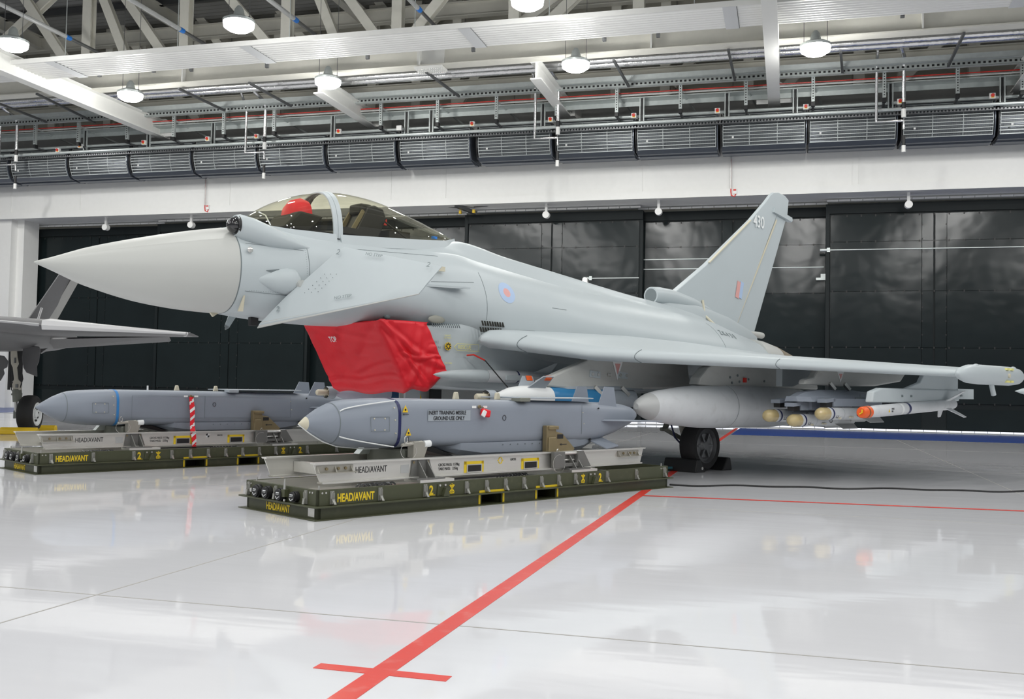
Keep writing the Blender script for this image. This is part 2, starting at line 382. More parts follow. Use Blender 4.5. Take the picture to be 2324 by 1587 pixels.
# second line of columns and braces in front of the back wall
for px in (130, 255, 330, 455, 636, 850, 950, 1040, 1220, 1400, 1512, 1700, 1950, 2050, 2210):
    q = at(px, 60, Y=34.9)
    MB().ibeam((q.x, 34.9, 9.7), (q.x, 34.9, 15.6), .34, .3, .03, (0, 1, 0)).build('wall_post', M['cream'], ceil, smooth=False)
for (xa, ya, xb, yb) in ((275, 60, 318, 118), (440, 20, 490, 90), (860, 5, 905, 70), (690, 90, 640, 30), (1590, 112, 1545, 170), (1080, 175, 1045, 230), (1880, 90, 1800, 180), (2140, 90, 2060, 170), (1010, 20, 950, 80), (705, 150, 760, 230), (380, 190, 430, 250)):
    a = at(xa, ya, Y=34.7); b = at(xb, yb, Y=34.7)
    MB().ibeam(a + (a - b) * .4, b + (b - a) * .4, .3, .2, .03, (0, 1, 0)).build('wall_brace', M['cream'], ceil, smooth=False)
for zc, hh in ((15.0, .55), (13.6, .5), (12.2, .32)):
    MB().ibeam((-42, 34.45, zc), (26, 34.45, zc), .3, hh, .03).build('wall_girder', M['cream'], ceil, smooth=False)
for y in (20, 23, 26.2, 29.5, 32.4):
    MB().ibeam((-42, y, 15.45), (26, y, 15.45), .16, .26, .02).build('purlin', M['dsteel'], ceil, smooth=False)
for X in (-30, -22.95, -15.6, -8.4, -.52, 6.6):
    MB().ibeam((X, 10, 15.1), (X, 34.6, 15.1), .3, .5, .03).build('rafter', M['cream'], ceil, smooth=False)
sp = MB(); qs = at(978, 150, Y=YB)
sp.b2((qs.x - .45, YB - .26, 10.9), (qs.x + .45, YB + .26, 10.985)); sp.b2((qs.x - .45, YB - .05, 11.1), (qs.x + .45, YB - .02, 11.8))
for i in range(14):
    for s_ in (-.19, .19, 0): sp.sphere((qs.x - .4 + i * .062, YB + s_, 10.89), .025, 6)
sp.build('splice_plate', M['beam'], ceil)
# ---- radiant heating strip
rp = thing('radiant_panel', 'long white ribbed radiant heating strip hung below the roof trusses', 'heating panel', (0, 25.9, 10.8))
pr = []
for i in range(41):
    pr.append((-.8 + i * .04, -.03 if i % 4 in (1, 2) else .0))
r1 = [[Vector((x, y, z)) for y, z in pr] + [Vector((x, .8, .09)), Vector((x, -.8, .09))] for x in (-40, 26)]
MB().loft(r1).build('ribbed_panel', M['white'], rp, smooth=False)
for x in (-21.6, -15.0, -8.43, -1.5, 5.3, 12):
    MB().b2((x - .17, -.79, -.04), (x + .17, .79, -.031)).build('joint_cover', M['clad2w'], rp, smooth=False)
    MB().b2((x + .172, -.79, -.034), (x + .186, .79, -.029)).build('rivet_line', M['dsteel'], rp, smooth=False)
MB().b2((-40, -.82, -.04), (26, -.78, .1)).build('edge_lip', M['white'], rp, smooth=False)
for px in (148, 402, 656, 940, 1245, 1575):
    q = at(px, 60, Y=25.1)
    MB().cyl((q.x, -.75, .05), (q.x, -.75, 4.7), .012, n=6).build('hanger_rod', M['galv'], rp)
for i, (px, py) in enumerate(((227, 168), (350, 158), (435, 155), (607, 147), (835, 127), (1075, 110), (1372, 86), (1494, 77), (2048, 32))):
    q = at(px, py, Y=26.78); m = MB().b2((q.x - .05, 26.72, q.z - .1), (q.x + .05, 26.8, q.z + .1))
    c = m.build('panel_clamp', M['dsteel'], rp, smooth=False); c.location = (0, -25.9, -10.8)
# ---- high bay lamps
LX = [('leftmost', -20.75, 22.75), ('middle', -13.75, 22.75), ('right-hand', -6.1, 22.9)]
LX2 = [('leftmost', -20.65, 27.75), ('second', -13.65, 27.75), ('third', -5.93, 27.75), ('rightmost', .62, 27.75)]
def lamp(lbl, x, y):
    t = thing('high_bay_lamp', lbl, 'ceiling lamp', (x, y, 10.5), 0, 'high bay lamps')
    MB().lathe([(-.02, .4), (.04, .41), (.1, .3), (.16, .15), (.34, .11), (.42, .05)], (0, 0, .0), (0, 0, 1), 28).build('housing', M['galv'], t)
    MB().lathe([(-.24, .1), (-.22, .26), (-.14, .38), (0, .4)], (0, 0, 0), (0, 0, 1), 28).build('lens', M['lamp'], t)
    MB().cyl((-.3, 0, .1), (-.3, 0, 5), .008, n=6).cyl((.3, 0, .1), (.3, 0, 5), .008, n=6).b2((-.32, -.02, .08), (.32, .02, .12)).build('suspension_wire', M['dsteel'], t)
    ld = bpy.data.lights.new('lamp_light', 'POINT'); ld.energy = 150.0; ld.color = LAMP_C; ld.shadow_soft_size = .2
    lo = bpy.data.objects.new('lamp_light', ld); COL.objects.link(lo); lo.parent = t; lo.location = (0, 0, -.5)
for nm, x, y in LX: lamp('glowing round high bay lamp, %s of the nearer upper row' % nm, x, y)
for nm, x, y in LX2: lamp('glowing round high bay lamp, %s in the lower row over the main beam' % nm, x, y)
for x in (-28, 7.7):
    for y in (22.8, 27.75): 
        ld = bpy.data.lights.new('high_bay_light', 'SPOT'); ld.spot_size = math.radians(172); ld.spot_blend = .08; ld.shadow_soft_size = .24; ld.energy = LAMP_W; ld.color = LAMP_C
        lo = bpy.data.objects.new('high_bay_light', ld); COL.objects.link(lo); lo.location = (x, y, LAMP_Z)
# ---- pipes and trays
def zat(px, py, Y): return at(px, py, Y=Y).z
t = thing('insulated_pipe', 'pair of silver foil insulated pipes running behind the main beam', 'pipe', (0, 30.3, 11))
for Y, py in ((30.3, 131), (30.75, 141)):
    z = zat(1450, py, Y)
    MB().cyl((-40, Y - 30.3, z - 11), (26, Y - 30.3, z - 11), .115, n=14).build('pipe_run', M['foil'], t)
for px in (187, 527, 816, 1144, 1473, 1890, 2255):
    q = at(px, 180 - px * .073, Y=30.4)
    MB().b2((q.x - .14, -.13, q.z - 11.14), (q.x + .14, .6, q.z - 10.86)).build('pipe_clamp', M['dsteel'], t, smooth=False)
    MB().b2((q.x - .09, -.14, q.z - 11.16), (q.x - .02, .61, q.z - 10.84)).b2((q.x + .03, -.14, q.z - 11.16), (q.x + .1, .61, q.z - 10.84)).build('clamp_band', M['blue'], t, smooth=False)
t = thing('cable_tray', 'double galvanised slotted cable tray behind the silver pipes', 'cable tray')
for Y, py in ((31.3, 172), (31.7, 187)):
    z = zat(1500, py, Y)
    m = MB().b2((-40, Y - .02, z - .08), (26, Y, z + .08)).b2((-40, Y - .02, z - .09), (26, Y + .12, z - .07)).build('tray_run', M['galv'], t, smooth=False)
z = zat(1500, 187, 31.7); m = MB()
for i in range(300): m.b2((-30 + i * .14, 31.675, z - .03), (-30 + i * .14 + .07, 31.68, z + .03))
m.build('tray_slot', M['black'], t, smooth=False, kind='stuff')
t = thing('cable_tray', 'cable tray carrying a thin red line above the air curtain units', 'cable tray')
Y = 32.2; z = zat(1500, 212, Y)
MB().b2((-40, Y, z - .03), (26, Y + .02, z + .03)).b2((-40, Y, z - .1), (26, Y + .45, z - .07)).b2((-40, Y + .45, z - .25), (26, Y + .47, z - .07)).build('tray_run', M['galv'], t, smooth=False)
MB().tube([(-40, Y - .03, z + .06), (26, Y - .03, z + .06)], .018, 6).build('red_cable', M['red'], t)
MB().tube([(-40, Y - .03, z - .02), (26, Y - .03, z - .02)], .014, 6).build('white_conduit', M['white'], t)
zr = z
t = thing('pipe_rail', 'long bright galvanised rail just above the air curtain units', 'rail')
for Y, py, r in ((32.35, 262, .05), (32.1, 276, .055)):
    z = zat(1500, py, Y); MB().cyl((-40, Y, z), (26, Y, z), r, n=10).build('rail_tube', M['galv'], t)
    if r < .06: zrail = z
m = MB()
for i in range(420): m.b2((-30 + i * .1, 32.22, zrail - .12), (-30 + i * .1 + .05, 32.24, zrail - .06))
m.b2((-40, 32.2, zrail - .14), (26, 32.33, zrail - .12))
m.build('wire_basket_tray', M['dsteel'], t, smooth=False, kind='stuff')
# branch pipes running towards the back wall
for i, (px, py) in enumerate(((150, 83), (408, 66), (667, 42), (948, 18))):
    q = at(px, py, z=12.25)
    t = thing('branch_pipe', 'grey sprinkler branch pipe with a blue clamp, %s from the left' % ORD[i], 'pipe', (q.x, q.y, 12.25), 0, 'branch pipes')
    MB().cyl((0, -9, 0), (0, .1, 0), .07, n=10).build('near_pipe', M['clad2'], t); MB().cyl((0, .1, 0), (0, 4.5, 0), .055, n=10).build('far_pipe', M['dsteel'], t)
    MB().cyl((0, -.02, 0), (0, .2, 0), .078, n=10).build('clamp', M['blue'], t)
for i, ((xa, ya), (xb, yb)) in enumerate((((83, 213), (215, 278)), ((0, 236), (106, 277)), ((405, 201), (510, 251)), ((565, 188), (661, 241)), ((967, 163), (1042, 219)), ((1392, 135), (1427, 196)), ((1653, 113), (1668, 182)), ((1908, 118), (1912, 164)), ((2188, 75), (2152, 150)))):
    a = at(xa, ya, z=10.9); b = at(xb, yb, z=10.9)
    m = MB().bar(a, b, .07, .07).build('support_channel', M['dsteel'], smooth=False)
    tag(m, 'dark steel channel bar slanting back under the main beam, %s from the left' % (['second', 'first'] + ORD[2:])[i], 'channel bar', 'channel bars under the main beam')
# hanger brackets
for i, px in enumerate((87, 185, 295, 400, 513, 627, 868, 996, 1129, 1265, 1401, 1545, 1693, 1845, 2006, 2172, 2318)):
    q = at(px, 240, Y=32.0); zb = zrail + .18
    t = thing('hanger_bracket', 'perforated galvanised hanger post with black foot, %s from the left above the units' % ORD[i], 'bracket', (q.x, 31.9, zb), 0, 'hanger brackets')
    ht = 1.15
    MB().b2((-.05, -.05, .12), (.05, .05, ht)).build('post', M['galv'], t, smooth=False)
    m = MB()
    for a in range(12): m.b2((-.018, -.053, .2 + a * .08), (.018, -.05, .235 + a * .08))
    m.build('post_holes', M['black'], t, smooth=False, kind='stuff')
    MB().b2((-.055, -.055, 0), (.055, .1, .13)).build('foot', M['black'], t, smooth=False)
    MB().bar((0, .05, .03), (.02, 1.4, -.05), .07, .06).build('foot_arm', M['dsteel'], t, smooth=False)
    MB().bar((0, .05, .75), (.35, 2.1, .5), .05, .06).bar((.35, 2.1, .5), (.35, 2.1, -.35), .06, .06).build('arm', M['galv'], t, smooth=False)
for i, px in enumerate((197, 340, 486, 757, 924, 980, 1233, 1457, 1650, 1805, 2021, 2275)):
    q = at(px, 240, Y=32.3)
    t = thing('slotted_upright', 'narrow twin-rail upright between tray and units, %s from the left' % ORD[i], 'upright', (q.x, 32.3, zrail), 0, 'slotted uprights')
    MB().b2((-.08, -.03, 0), (-.045, .03, zr - zrail - .05)).b2((.045, -.03, 0), (.08, .03, zr - zrail - .05)).build('rail_pair', M['galv'], t, smooth=False)
    MB().b2((-.03, -.01, 0), (.03, .02, zr - zrail - .03)).build('cable_bundle', M['black'], t, smooth=False)
# silver drop pipes
for i, (pl, pr_) in enumerate(((3, 41), (560, 603), (1215, 1267), (1989, 2051))):
    a = at(pl, 240, Y=31.75).x; b = at(pr_, 240, Y=31.75).x
    t = thing('drop_pipe', 'silver insulated drop pipes bending to an air curtain unit, %s pair from the left' % ORD[i], 'pipe', (a, 31.75, 9.4), 0, 'drop pipes')
    L = b - a; zz = zat(1215, 315, 31.75) - 9.4; up = zat(1215, 205, 31.75) - 9.4
    MB().tube([(0, -.4, up + .45), (0, 0, up), (0, 0, zz), (L, 0, zz), (L, 0, zz - .25)], .045, 8).build('supply_pipe', M['foil'], t, ang=60)
    MB().tube([(L * .75, -.8, up + .5), (L, -.2, up + .2), (L, 0, up), (L, 0, zz + .55)], .06, 8).build('return_pipe', M['foil'], t, ang=60)
    MB().cyl((-.1, -.75, up + .42), (L * .8, -.75, up + .5), .08).build('header_pipe', M['foil'], t)
    MB().cyl((0, -.75, up + .42), (-.1, -1.5, up + .6), .06).cyl((L * .8, -.75, up + .5), (L * .6, -1.5, up + .7), .06).build('feed_pipe', M['foil'], t)
    MB().cyl((L, 0, zz + .35), (L, 0, zz + .55), .06).build('upper_valve', M['black'], t); MB().cyl((L, 0, zz - .75), (L, 0, zz - .45), .05).build('lower_valve', M['black'], t)
    MB().cyl((L, 0, zz + .1), (L, 0, zz + .35), .07).build('valve_sleeve', M['white'], t); MB().cyl((L, 0, zz - .95), (L, 0, zz - .75), .06).build('valve_sleeve', M['white'], t)
# ---- air curtain units
def air_curtain(x0, lbl):
    t = thing('air_curtain', lbl, 'air curtain unit', (x0 + 1.33, 33.0, 9.0), 0, 'air curtain units along the header')
    W = 2.58
    def prof(z): # bulging front
        u = (z - .04) / 1.06
        return -.62 + .17 * (2 * u - 1) ** 2
    MB().b2((-W / 2 + .03, -.42, .15), (W / 2 - .03, .75, 1.12)).b2((-W / 2 + .03, -.42, .02), (W / 2 - .03, .7, .16)).build('housing', M['heater'], t, smooth=False)
    g = MB()
    for i in range(11):
        z = .06 + i * .1; g.b2((-W / 2 + .03, prof(z) - .015, z - .012), (W / 2 - .03, prof(z) + .02, z + .012))
    for x in (-W / 2 + .04, -W / 6, W / 6, W / 2 - .04):
        r = [[Vector((x + s, prof(.04 + k * .115), .04 + k * .115)) for k in range(10)] for s in (-.012, .012)]
        g.loft(r, cap=False, closed=False)
    g.build('louvre_grille', M['mesh_grille'], t, smooth=False)
    fm = MB()
    for i in range(90):
        x = -W / 2 + .05 + i * (W - .1) / 89; fm.loft([[Vector((x + s, prof(.05 + k * .255) + .03, .05 + k * .255)) for k in range(5)] for s in (-.006, .006)], cap=False, closed=False)
    fm.build('filter_fins', M['fins'], t, smooth=False, kind='stuff')
    for s, m in ((-1, M['black']), (1, M['heater'])):
        pf = [Vector((s * (W / 2 + .0), prof(.0 + k * .122) - .03, .0 + k * .122)) for k in range(10)] + [Vector((s * W / 2, .7, 1.12)), Vector((s * W / 2, .7, .0))]
        MB().prism(pf, (s * .03, 0, 0)).build('side_plate', m, t, smooth=False)
    MB().prism([(-W / 2, -.5, .04), (-W / 2, .7, .04), (-W / 2, .5, -.06), (-W / 2, -.3, -.06)], (W, 0, 0)).build('bottom_tray', M['heater'], t, smooth=False)
    MB().b2((-W / 2, -.05, -.1), (W / 2, .2, -.06)).build('nozzle', M['heater'], t, smooth=False)
    MB().b2((-W / 2 + .32, prof(.3) - .025, .28), (-W / 2 + .38, prof(.3) - .018, .34)).build('sticker', M['white'], t, smooth=False)
    return t
hx = [-32.2, -29.48, -26.78, -24.06, -21.36, -18.67, -15.94, -13.2, -10.35, -7.59, -4.9, -2.17, .5, 3.24, 5.95]
ac = air_curtain(hx[0], 'grey louvred air curtain unit above the doors, first from the left')
for i, x in enumerate(hx[1:]): dup(ac, (x + 1.33, 33.0, 9.0), label='grey louvred air curtain unit above the doors, %s from the left' % ORD[i + 1])
# ---- red isolator switches
sw = None
for i, (px, py) in enumerate(((130, 341), (180, 331), (325, 323), (470, 315), (581, 309), (768, 298), (1071, 281), (1249, 271), (1438, 262), (1628, 251), (1829, 242), (2043, 230), (2253, 217))):
    q = at(px, py, Y=32.0); lb = 'small white isolator switch with red knob on the rail, %s from the left' % ORD[i]
    if sw is None:
        sw = thing('isolator_switch', lb, 'switch', q, 0, 'isolator switches on the rail')
        MB().b2((-.08, 0, -.08), (.08, .1, .08)).build('switch_box', M['white'], sw, smooth=False)
        MB().cyl((0, -.04, .01), (0, 0, .01), .05).build('knob', M['red'], sw); MB().b2((-.04, -.006, -.06), (.045, 0, .045)).build('knob_plate', M['yellow'], sw, smooth=False)
    else: dup(sw, q, label=lb)
q = at(905, 290, Y=32.0); t = thing('junction_box', 'plain white junction box on the rail, left of the jet canopy top', 'box', q)
MB().b2((-.09, 0, -.08), (.09, .1, .08)).build('box_body', M['white'], t, smooth=False)
# ---- dome sensors below the header
for i, (px, py, dx) in enumerate(((241, 500, 1), (435, 490, 1), (1240, 478, 0), (1495, 468, 0), (2062, 452, 0))):
    q = at(px, py, Y=34.3)
    t = thing('door_sensor', 'white disc sensor on a short stem under the header, %s from the left' % ORD[i], 'sensor', (q.x, 34.3, 7.72), 0, 'door sensors')
    MB().b2((-.045, -.04, -.36), (.045, .04, 0)).build('stem', M['white'], t, smooth=False)
    MB().cyl((0, -.1, -.4), (0, .1, -.4), .12, n=20).build('disc', M['white'], t)
t = thing('door_operator', 'dark door operator with two yellow end boxes under the header behind the canopy', 'motor', at(1063, 478, Y=34.4))
MB().bar((-.35, -.4, .12), (.2, .3, -.05), .15, .12).build('motor_bar', M['dsteel'], t, smooth=False)
MB().b2((-.33, -.1, -.12), (-.25, 0, 0)).b2((.18, -.1, -.1), (.27, 0, .02)).build('end_box', M['yellow'], t, smooth=False)
MB().tube([(-1.2, 0, .22), (-.7, 0, .14), (-.3, 0, .1)], .015).tube([(.2, 0, .12), (.7, 0, .14), (1.1, 0, .22)], .015).build('loose_cable', M['black'], t)
for px, py, lb in ((470, 471, 'left of the cockpit'), (1667, 435, 'above the tail fin')):
    q = at(px, py, Y=33.7)
    t = thing('call_point', 'red and white alarm call point on the header wall %s' % lb, 'alarm', q)
    MB().b2((-.05, 0, -.07), (.07, .06, .1)).build('call_box', M['white'], t, smooth=False)
    MB().b2((-.04, -.01, .03), (.05, 0, .08)).build('call_label', M['red'], t, smooth=False)
    MB().tube([(-.12, .03, 1.1), (-.12, .03, 0), (-.1, .03, -.12), (0, .03, -.16), (.04, .03, -.07)], .02).build('red_cable', M['red'], t)
    MB().cyl((-.12, .03, .1), (-.12, .03, 1.75), .022, n=6).build('conduit', M['galv'], t)
# door fittings: latches and tensioned wires
for i, (px, py, x2, lb) in enumerate(((1868, 568, 2324, 'beside the tail fin to the right frame edge'), (1445, 590, 1650, 'upper wire behind the tail fin'), (1440, 612, 1870, 'lower wire crossing behind the fin'), (1330, 632, 1450, 'short wire left of the door edge'))):
    Yd = 34.85; q = at(px, py, Y=Yd); q2 = at(x2, py, Y=Yd)
    Yd = 35.43 if px in (1440, 1445) else 34.97 if px == 1330 else 34.92; q = at(px, py, Y=Yd); q2 = at(x2, py, Y=Yd)
    t = thing('door_wire', 'taut wire on the dark doors, %s' % lb, 'wire', q)
    MB().cyl((0, 0, 0), (q2.x - q.x, 0, 0), .018, n=6).build('wire', M['galv'], t)
    MB().cyl((-.1, -.02, 0), (.2, -.02, 0), .05, n=10).b2((.12, -.06, -.07), (.22, .05, .07)).build('turnbuckle', M['galv'], t)
for px, py, yb, lb in ((62, 617, 730, 'at the far left door edge'), (1866, 633, 830, 'right of the tail fin')):
    q = at(px, py, Y=35.38); zb = at(px, yb, Y=35.38).z
    t = thing('door_latch', 'bright steel latch with a hanging chain rod %s' % lb, 'latch', q)
    MB().b2((-.2, -.08, -.05), (.22, .05, .03)).b2((-.05, -.05, .03), (.2, .05, .16)).build('latch_plate', M['galv'], t, smooth=False)
    MB().cyl((.12, -.03, -.05), (.12, -.03, zb - q.z), .015, n=6).build('drop_rod', M['steel'], t)
# ================================================================== THE FIGHTER JET
TH = math.radians(60.4)
JN = Vector((-7.41885, 8.52684, 0)); JD = Vector((math.cos(TH), math.sin(TH), 0)); JP = Vector((math.sin(TH), -math.cos(TH), 0))
def L(x, lat, z): return Vector((x, -lat, z))          # jet frame: x aft of the nose tip, lat to port, z up
jet = thing('fighter_jet', 'grey delta-wing fighter jet with red intake cover and 430 on its tail fin', 'fighter jet', JN, TH)
def jw(x, lat, z): return JN + JD * x + JP * lat + Vector((0, 0, z))
def cr_resample(P, n):
    P = [np.array(p, float) for p in P]; P = [2 * P[0] - P[1]] + P + [2 * P[-1] - P[-2]]
    out = []; m = len(P) - 3
    for i in range(n):
        u = i / (n - 1) * m; k = min(int(u), m - 1); t = u - k
        a, b, c, d = P[k:k + 4]
        out.append(.5 * ((2 * b) + (c - a) * t + (2 * a - 5 * b + 4 * c - d) * t * t + (3 * b - a - 3 * c + d) * t ** 3))
    return out
def body(stations, nx=70, nr=26, xs=None):
    """stations: {x: [(lat,z)...] top centre -> bottom centre}; symmetric loft"""
    X = sorted(stations); A = np.array([np.array(cr_resample(stations[x], nr)) for x in X])  # S,nr,2
    X = np.array(X); out = []
    xs = xs if xs is not None else np.linspace(X[0], X[-1], nx)
    # monotone-ish cubic along x
    D = np.zeros_like(A)
    for i in range(1, len(X) - 1):
        d0 = (A[i] - A[i - 1]) / (X[i] - X[i - 1]); d1 = (A[i + 1] - A[i]) / (X[i + 1] - X[i]); D[i] = np.where(d0 * d1 > 0, 2 * d0 * d1 / (d0 + d1 + 1e-12 * np.sign(d0 + d1 + 1e-30)), 0)
    D[0] = (A[1] - A[0]) / (X[1] - X[0]); D[-1] = (A[-1] - A[-2]) / (X[-1] - X[-2])
    for x in xs:
        i = int(np.clip(np.searchsorted(X, x) - 1, 0, len(X) - 2)); h = X[i + 1] - X[i]; t = (x - X[i]) / h
        p = (2 * t ** 3 - 3 * t * t + 1) * A[i] + (t ** 3 - 2 * t * t + t) * h * D[i] + (-2 * t ** 3 + 3 * t * t) * A[i + 1] + (t ** 3 - t * t) * h * D[i + 1]
        r = [L(x, max(q[0], 0 if k in (0, nr - 1) else .0005), q[1]) for k, q in enumerate(p)]
        r += [L(x, -max(p[k][0], .0005), p[k][1]) for k in range(nr - 2, 0, -1)]
        out.append(r)
    return out
FUS = {
 2.07: [(0, 3.01), (.13, 2.99), (.25, 2.94), (.36, 2.86), (.44, 2.74), (.485, 2.55), (.46, 2.33), (.36, 2.14), (.2, 2.03), (0, 2.0)],
 2.6: [(0, 3.1), (.15, 3.08), (.3, 3.02), (.43, 2.92), (.52, 2.75), (.56, 2.52), (.52, 2.28), (.4, 2.08), (.22, 1.98), (0, 1.96)],
 3.4: [(0, 3.03), (.18, 3.03), (.37, 3.02), (.47, 2.95), (.62, 2.75), (.68, 2.48), (.64, 2.22), (.5, 2.04), (.28, 1.96), (0, 1.94)],
 4.3: [(0, 3.08), (.2, 3.08), (.38, 3.07), (.48, 2.98), (.7, 2.75), (.8, 2.44), (.76, 2.19), (.6, 2.04), (.35, 1.98), (0, 1.96)],
 5.25: [(0, 3.2), (.2, 3.18), (.36, 3.1), (.48, 2.98), (.75, 2.78), (.92, 2.44), (.93, 2.15), (.8, 1.95), (.5, 1.9), (0, 1.9)],
 5.7: [(0, 3.27), (.15, 3.24), (.3, 3.1), (.46, 2.93), (.78, 2.75), (.97, 2.43), (1.0, 2.1), (.9, 1.8), (.5, 1.7), (0, 1.7)],
 6.6: [(0, 3.15), (.14, 3.12), (.28, 2.98), (.43, 2.83), (.79, 2.66), (1.0, 2.35), (1.05, 2.0), (1.0, 1.6), (.6, 1.4), (0, 1.4)],
 7.6: [(0, 3.04), (.13, 3.01), (.26, 2.88), (.41, 2.73), (.79, 2.55), (1.03, 2.23), (1.08, 1.92), (1., 1.5), (.6, 1.3), (0, 1.3)],
 9.4: [(0, 2.84), (.13, 2.81), (.25, 2.69), (.41, 2.6), (.79, 2.42), (1.05, 2.1), (1.1, 1.82), (1.02, 1.45), (.6, 1.3), (0, 1.3)],
 11.5: [(0, 2.64), (.12, 2.61), (.24, 2.52), (.41, 2.44), (.77, 2.27), (1.02, 1.98), (1.07, 1.76), (.98, 1.5), (.6, 1.38), (0, 1.38)],
 12.3: [(0, 2.53), (.1, 2.4), (.2, 2.34), (.42, 2.28), (.74, 2.13), (.96, 1.9), (1.0, 1.74), (.9, 1.55), (.6, 1.45), (0, 1.45)],
 13.05: [(0, 2.2), (.1, 2.16), (.2, 2.15), (.42, 2.14), (.7, 2.04), (.86, 1.86), (.89, 1.74), (.82, 1.57), (.5, 1.45), (0, 1.45)]}
for _x, _P in FUS.items():
    a_, b_, c_ = _P[2], _P[3], _P[4]
    if _x >= 5.2: _P[3:4] = [(b_[0] - .015, b_[1] + .02), (b_[0], b_[1] - .004), (b_[0] + .03, b_[1] + .012)]
    else: _P[3:4] = [(a_[0] + (b_[0] - a_[0]) * .88, a_[1] + (b_[1] - a_[1]) * .88), b_, (b_[0] + (c_[0] - b_[0]) * .12, b_[1] + (c_[1] - b_[1]) * .12)]
fus = MB().loft(body(FUS, 110, 44)).build('fuselage', M['jet'], jet, ang=50)
# radome
for _k in (): pass
rd = {0.0: [(0, 2.4), (.002, 2.399), (.003, 2.398), (.004, 2.397), (.005, 2.396), (.005, 2.395), (.004, 2.394), (.003, 2.393), (.002, 2.392), (0, 2.391)], 2.07: FUS[2.07]}
def rad_ring(x, c, r, n=26):
    f = r / .5; pts = []
    for (l, z) in FUS[2.07]: pts.append((l * f * (1.0), c + (z - 2.51) * f))
    return pts
for x, c, r in ((.03, 2.396, .018), (.15, 2.397, .06), (.55, 2.405, .208), (1.22, 2.435, .376), (1.7, 2.475, .456)): rd[x] = rad_ring(x, c, r)
MB().loft(body(rd, 40, 44)).build('radome', M['radome'], jet, ang=60)
MB().loft([[L(x, l * 1.003, 2.51 + (z - 2.51) * 1.003) for l, z in cr_resample(FUS[2.07], 44)] + [L(x, -l * 1.003, 2.51 + (z - 2.51) * 1.003) for l, z in cr_resample(FUS[2.07], 44)[-2:0:-1]] for x in (2.064, 2.078)]).build('radome_seam', M['seam'], jet)
# lower body with air intake
def box_sec(w, zt, zb, r=.12, flare=0.):
    return [(0, zt), (w * .5, zt), (w * .92, zt), (w, zt - .06), (w + flare * .5, (zt + zb) / 2 + .1), (w + flare, (zt + zb) / 2 - .1), (w, zb + r), (w - r * .3, zb + r * .3), (w - r, zb), (0, zb)]
LOW = {4.36: box_sec(.74, 1.96, 1.24), 4.6: box_sec(.78, 1.99, 1.22), 5.2: box_sec(.86, 2.05, 1.18), 6.0: box_sec(.95, 2.1, 1.16), 7.5: box_sec(1.02, 2.1, 1.15), 10.5: box_sec(1.02, 2.0, 1.18), 12.2: box_sec(.9, 1.9, 1.35), 13.0: box_sec(.8, 1.8, 1.45)}
MB().loft(body(LOW, 50)).build('intake_duct', M['jet'], jet, ang=50)
# red intake cover draped over the mouth
cv = thing('intake_cover', 'red fabric cover with TOP printed on it, tied over the jet air intake', 'cover', JN, TH)
def cover():
    rng = random.Random(3); m = MB(); nu, nv = 60, 44
    folds = ((1.28, 0., 1.95, 1.7, .02, .05), (1.3, 0., 1.62, 2.0, .016, .035), (1.9, .1, 1.6, 1.2, .014, .04), (1.45, 1.0, 1.95, 1.3, .018, .04), (1.7, 1.9, 1.95, .9, .016, .04), (.5, .0, 1.1, .5, .012, .06), (.4, 1.75, 1.2, 1.6, .014, .05), (.45, .3, .6, 1.8, .008, .06), (.9, .0, .75, .7, .01, .05), (1.24, .05, .95, .9, .012, .05), (1.2, 1.2, .8, 1.5, .01, .05), (1.2, .3, .9, 1.6, .006, .08), (1.35, 1.9, 1.6, 1.3, .014, .035))
    def bump(u, v, a):
        b = .5 * a * (math.sin(u * 9 + v * 4) * math.sin(v * 7 - u * 3) + .5 * math.sin(u * 21 + v * 13))
        for (ua, va, ub, vb, h_, w_) in folds:
            dx, dy = ub - ua, vb - va; LL = dx * dx + dy * dy; tt = max(0, min(1, ((u - ua) * dx + (v - va) * dy) / LL)); dd = math.hypot(u - ua - tt * dx, v - va - tt * dy)
            b += h_ * math.exp(-(dd / w_) ** 2) - h_ * .6 * math.exp(-((dd - w_ * 2.2) / w_) ** 2)
        return b
    # perimeter loft: start starboard side aft -> mouth stbd -> mouth port -> side aft ; rows top to bottom
    rings = []
    for jv in range(nv + 1):
        v = jv / nv; row = []
        zt = 2.0; zb = 1.18
        # mouth line at this height
        def P(u):
            if u < 0.18:   # starboard side
                s = u / .18; x = (4.55 + .35 * v) * (1 - s) + (3.75 + .49 * v) * s; lat = -.80; 
            elif u < .62:
                s = (u - .18) / .44; lat = -.78 + 1.56 * s; x = 3.75 + .49 * v - .05 * math.sin(math.pi * s) * (1 - v) ; 
            else:
                s = (u - .62) / .38; xa = 3.76 + .49 * v; xb = 4.5 + .38 * v; x = xa + (xb - xa) * s; lat = .79 + .05 * s + .02
            z = zt + (zb - zt) * v
            if .18 <= u < .62: z += .02 * math.sin((u - .18) / .44 * math.pi * 3) * v - .02
            if u >= .62: z += .04 * math.sin((u - .62) / .38 * 9) * v + .17 * max(0, (u - .72) / .28) * v
            return x, lat, z
        for iu in range(nu * 2 + 1):
            u = iu / (nu * 2); x, lat, z = P(u)
            b = bump(u * 2, v * 2, .012)
            x -= b * (1 if .18 <= u < .62 else .2); lat += b * (0 if .18 <= u < .62 else 1)
            row.append(L(x, lat, z))
        rings.append(row)
    # bottom lip tucked under
    rings.append([L(p.x + .12 if False else p.x, -(-p.y) if False else -p.y * .93 * 1.0 if False else -p.y, p.z - .03) for p in rings[-1]])
    rings[-1] = [Vector((p.x + .05, p.y * .9, p.z - .05)) for p in rings[-2]]
    # top tuck
    rings.insert(0, [Vector((p.x + .06, p.y * .95, p.z + .02)) for p in rings[0]])
    m.loft(rings, cap=False, closed=False)
    return m
o = cover().build('cover_fabric', M['cover'], cv, ang=80)
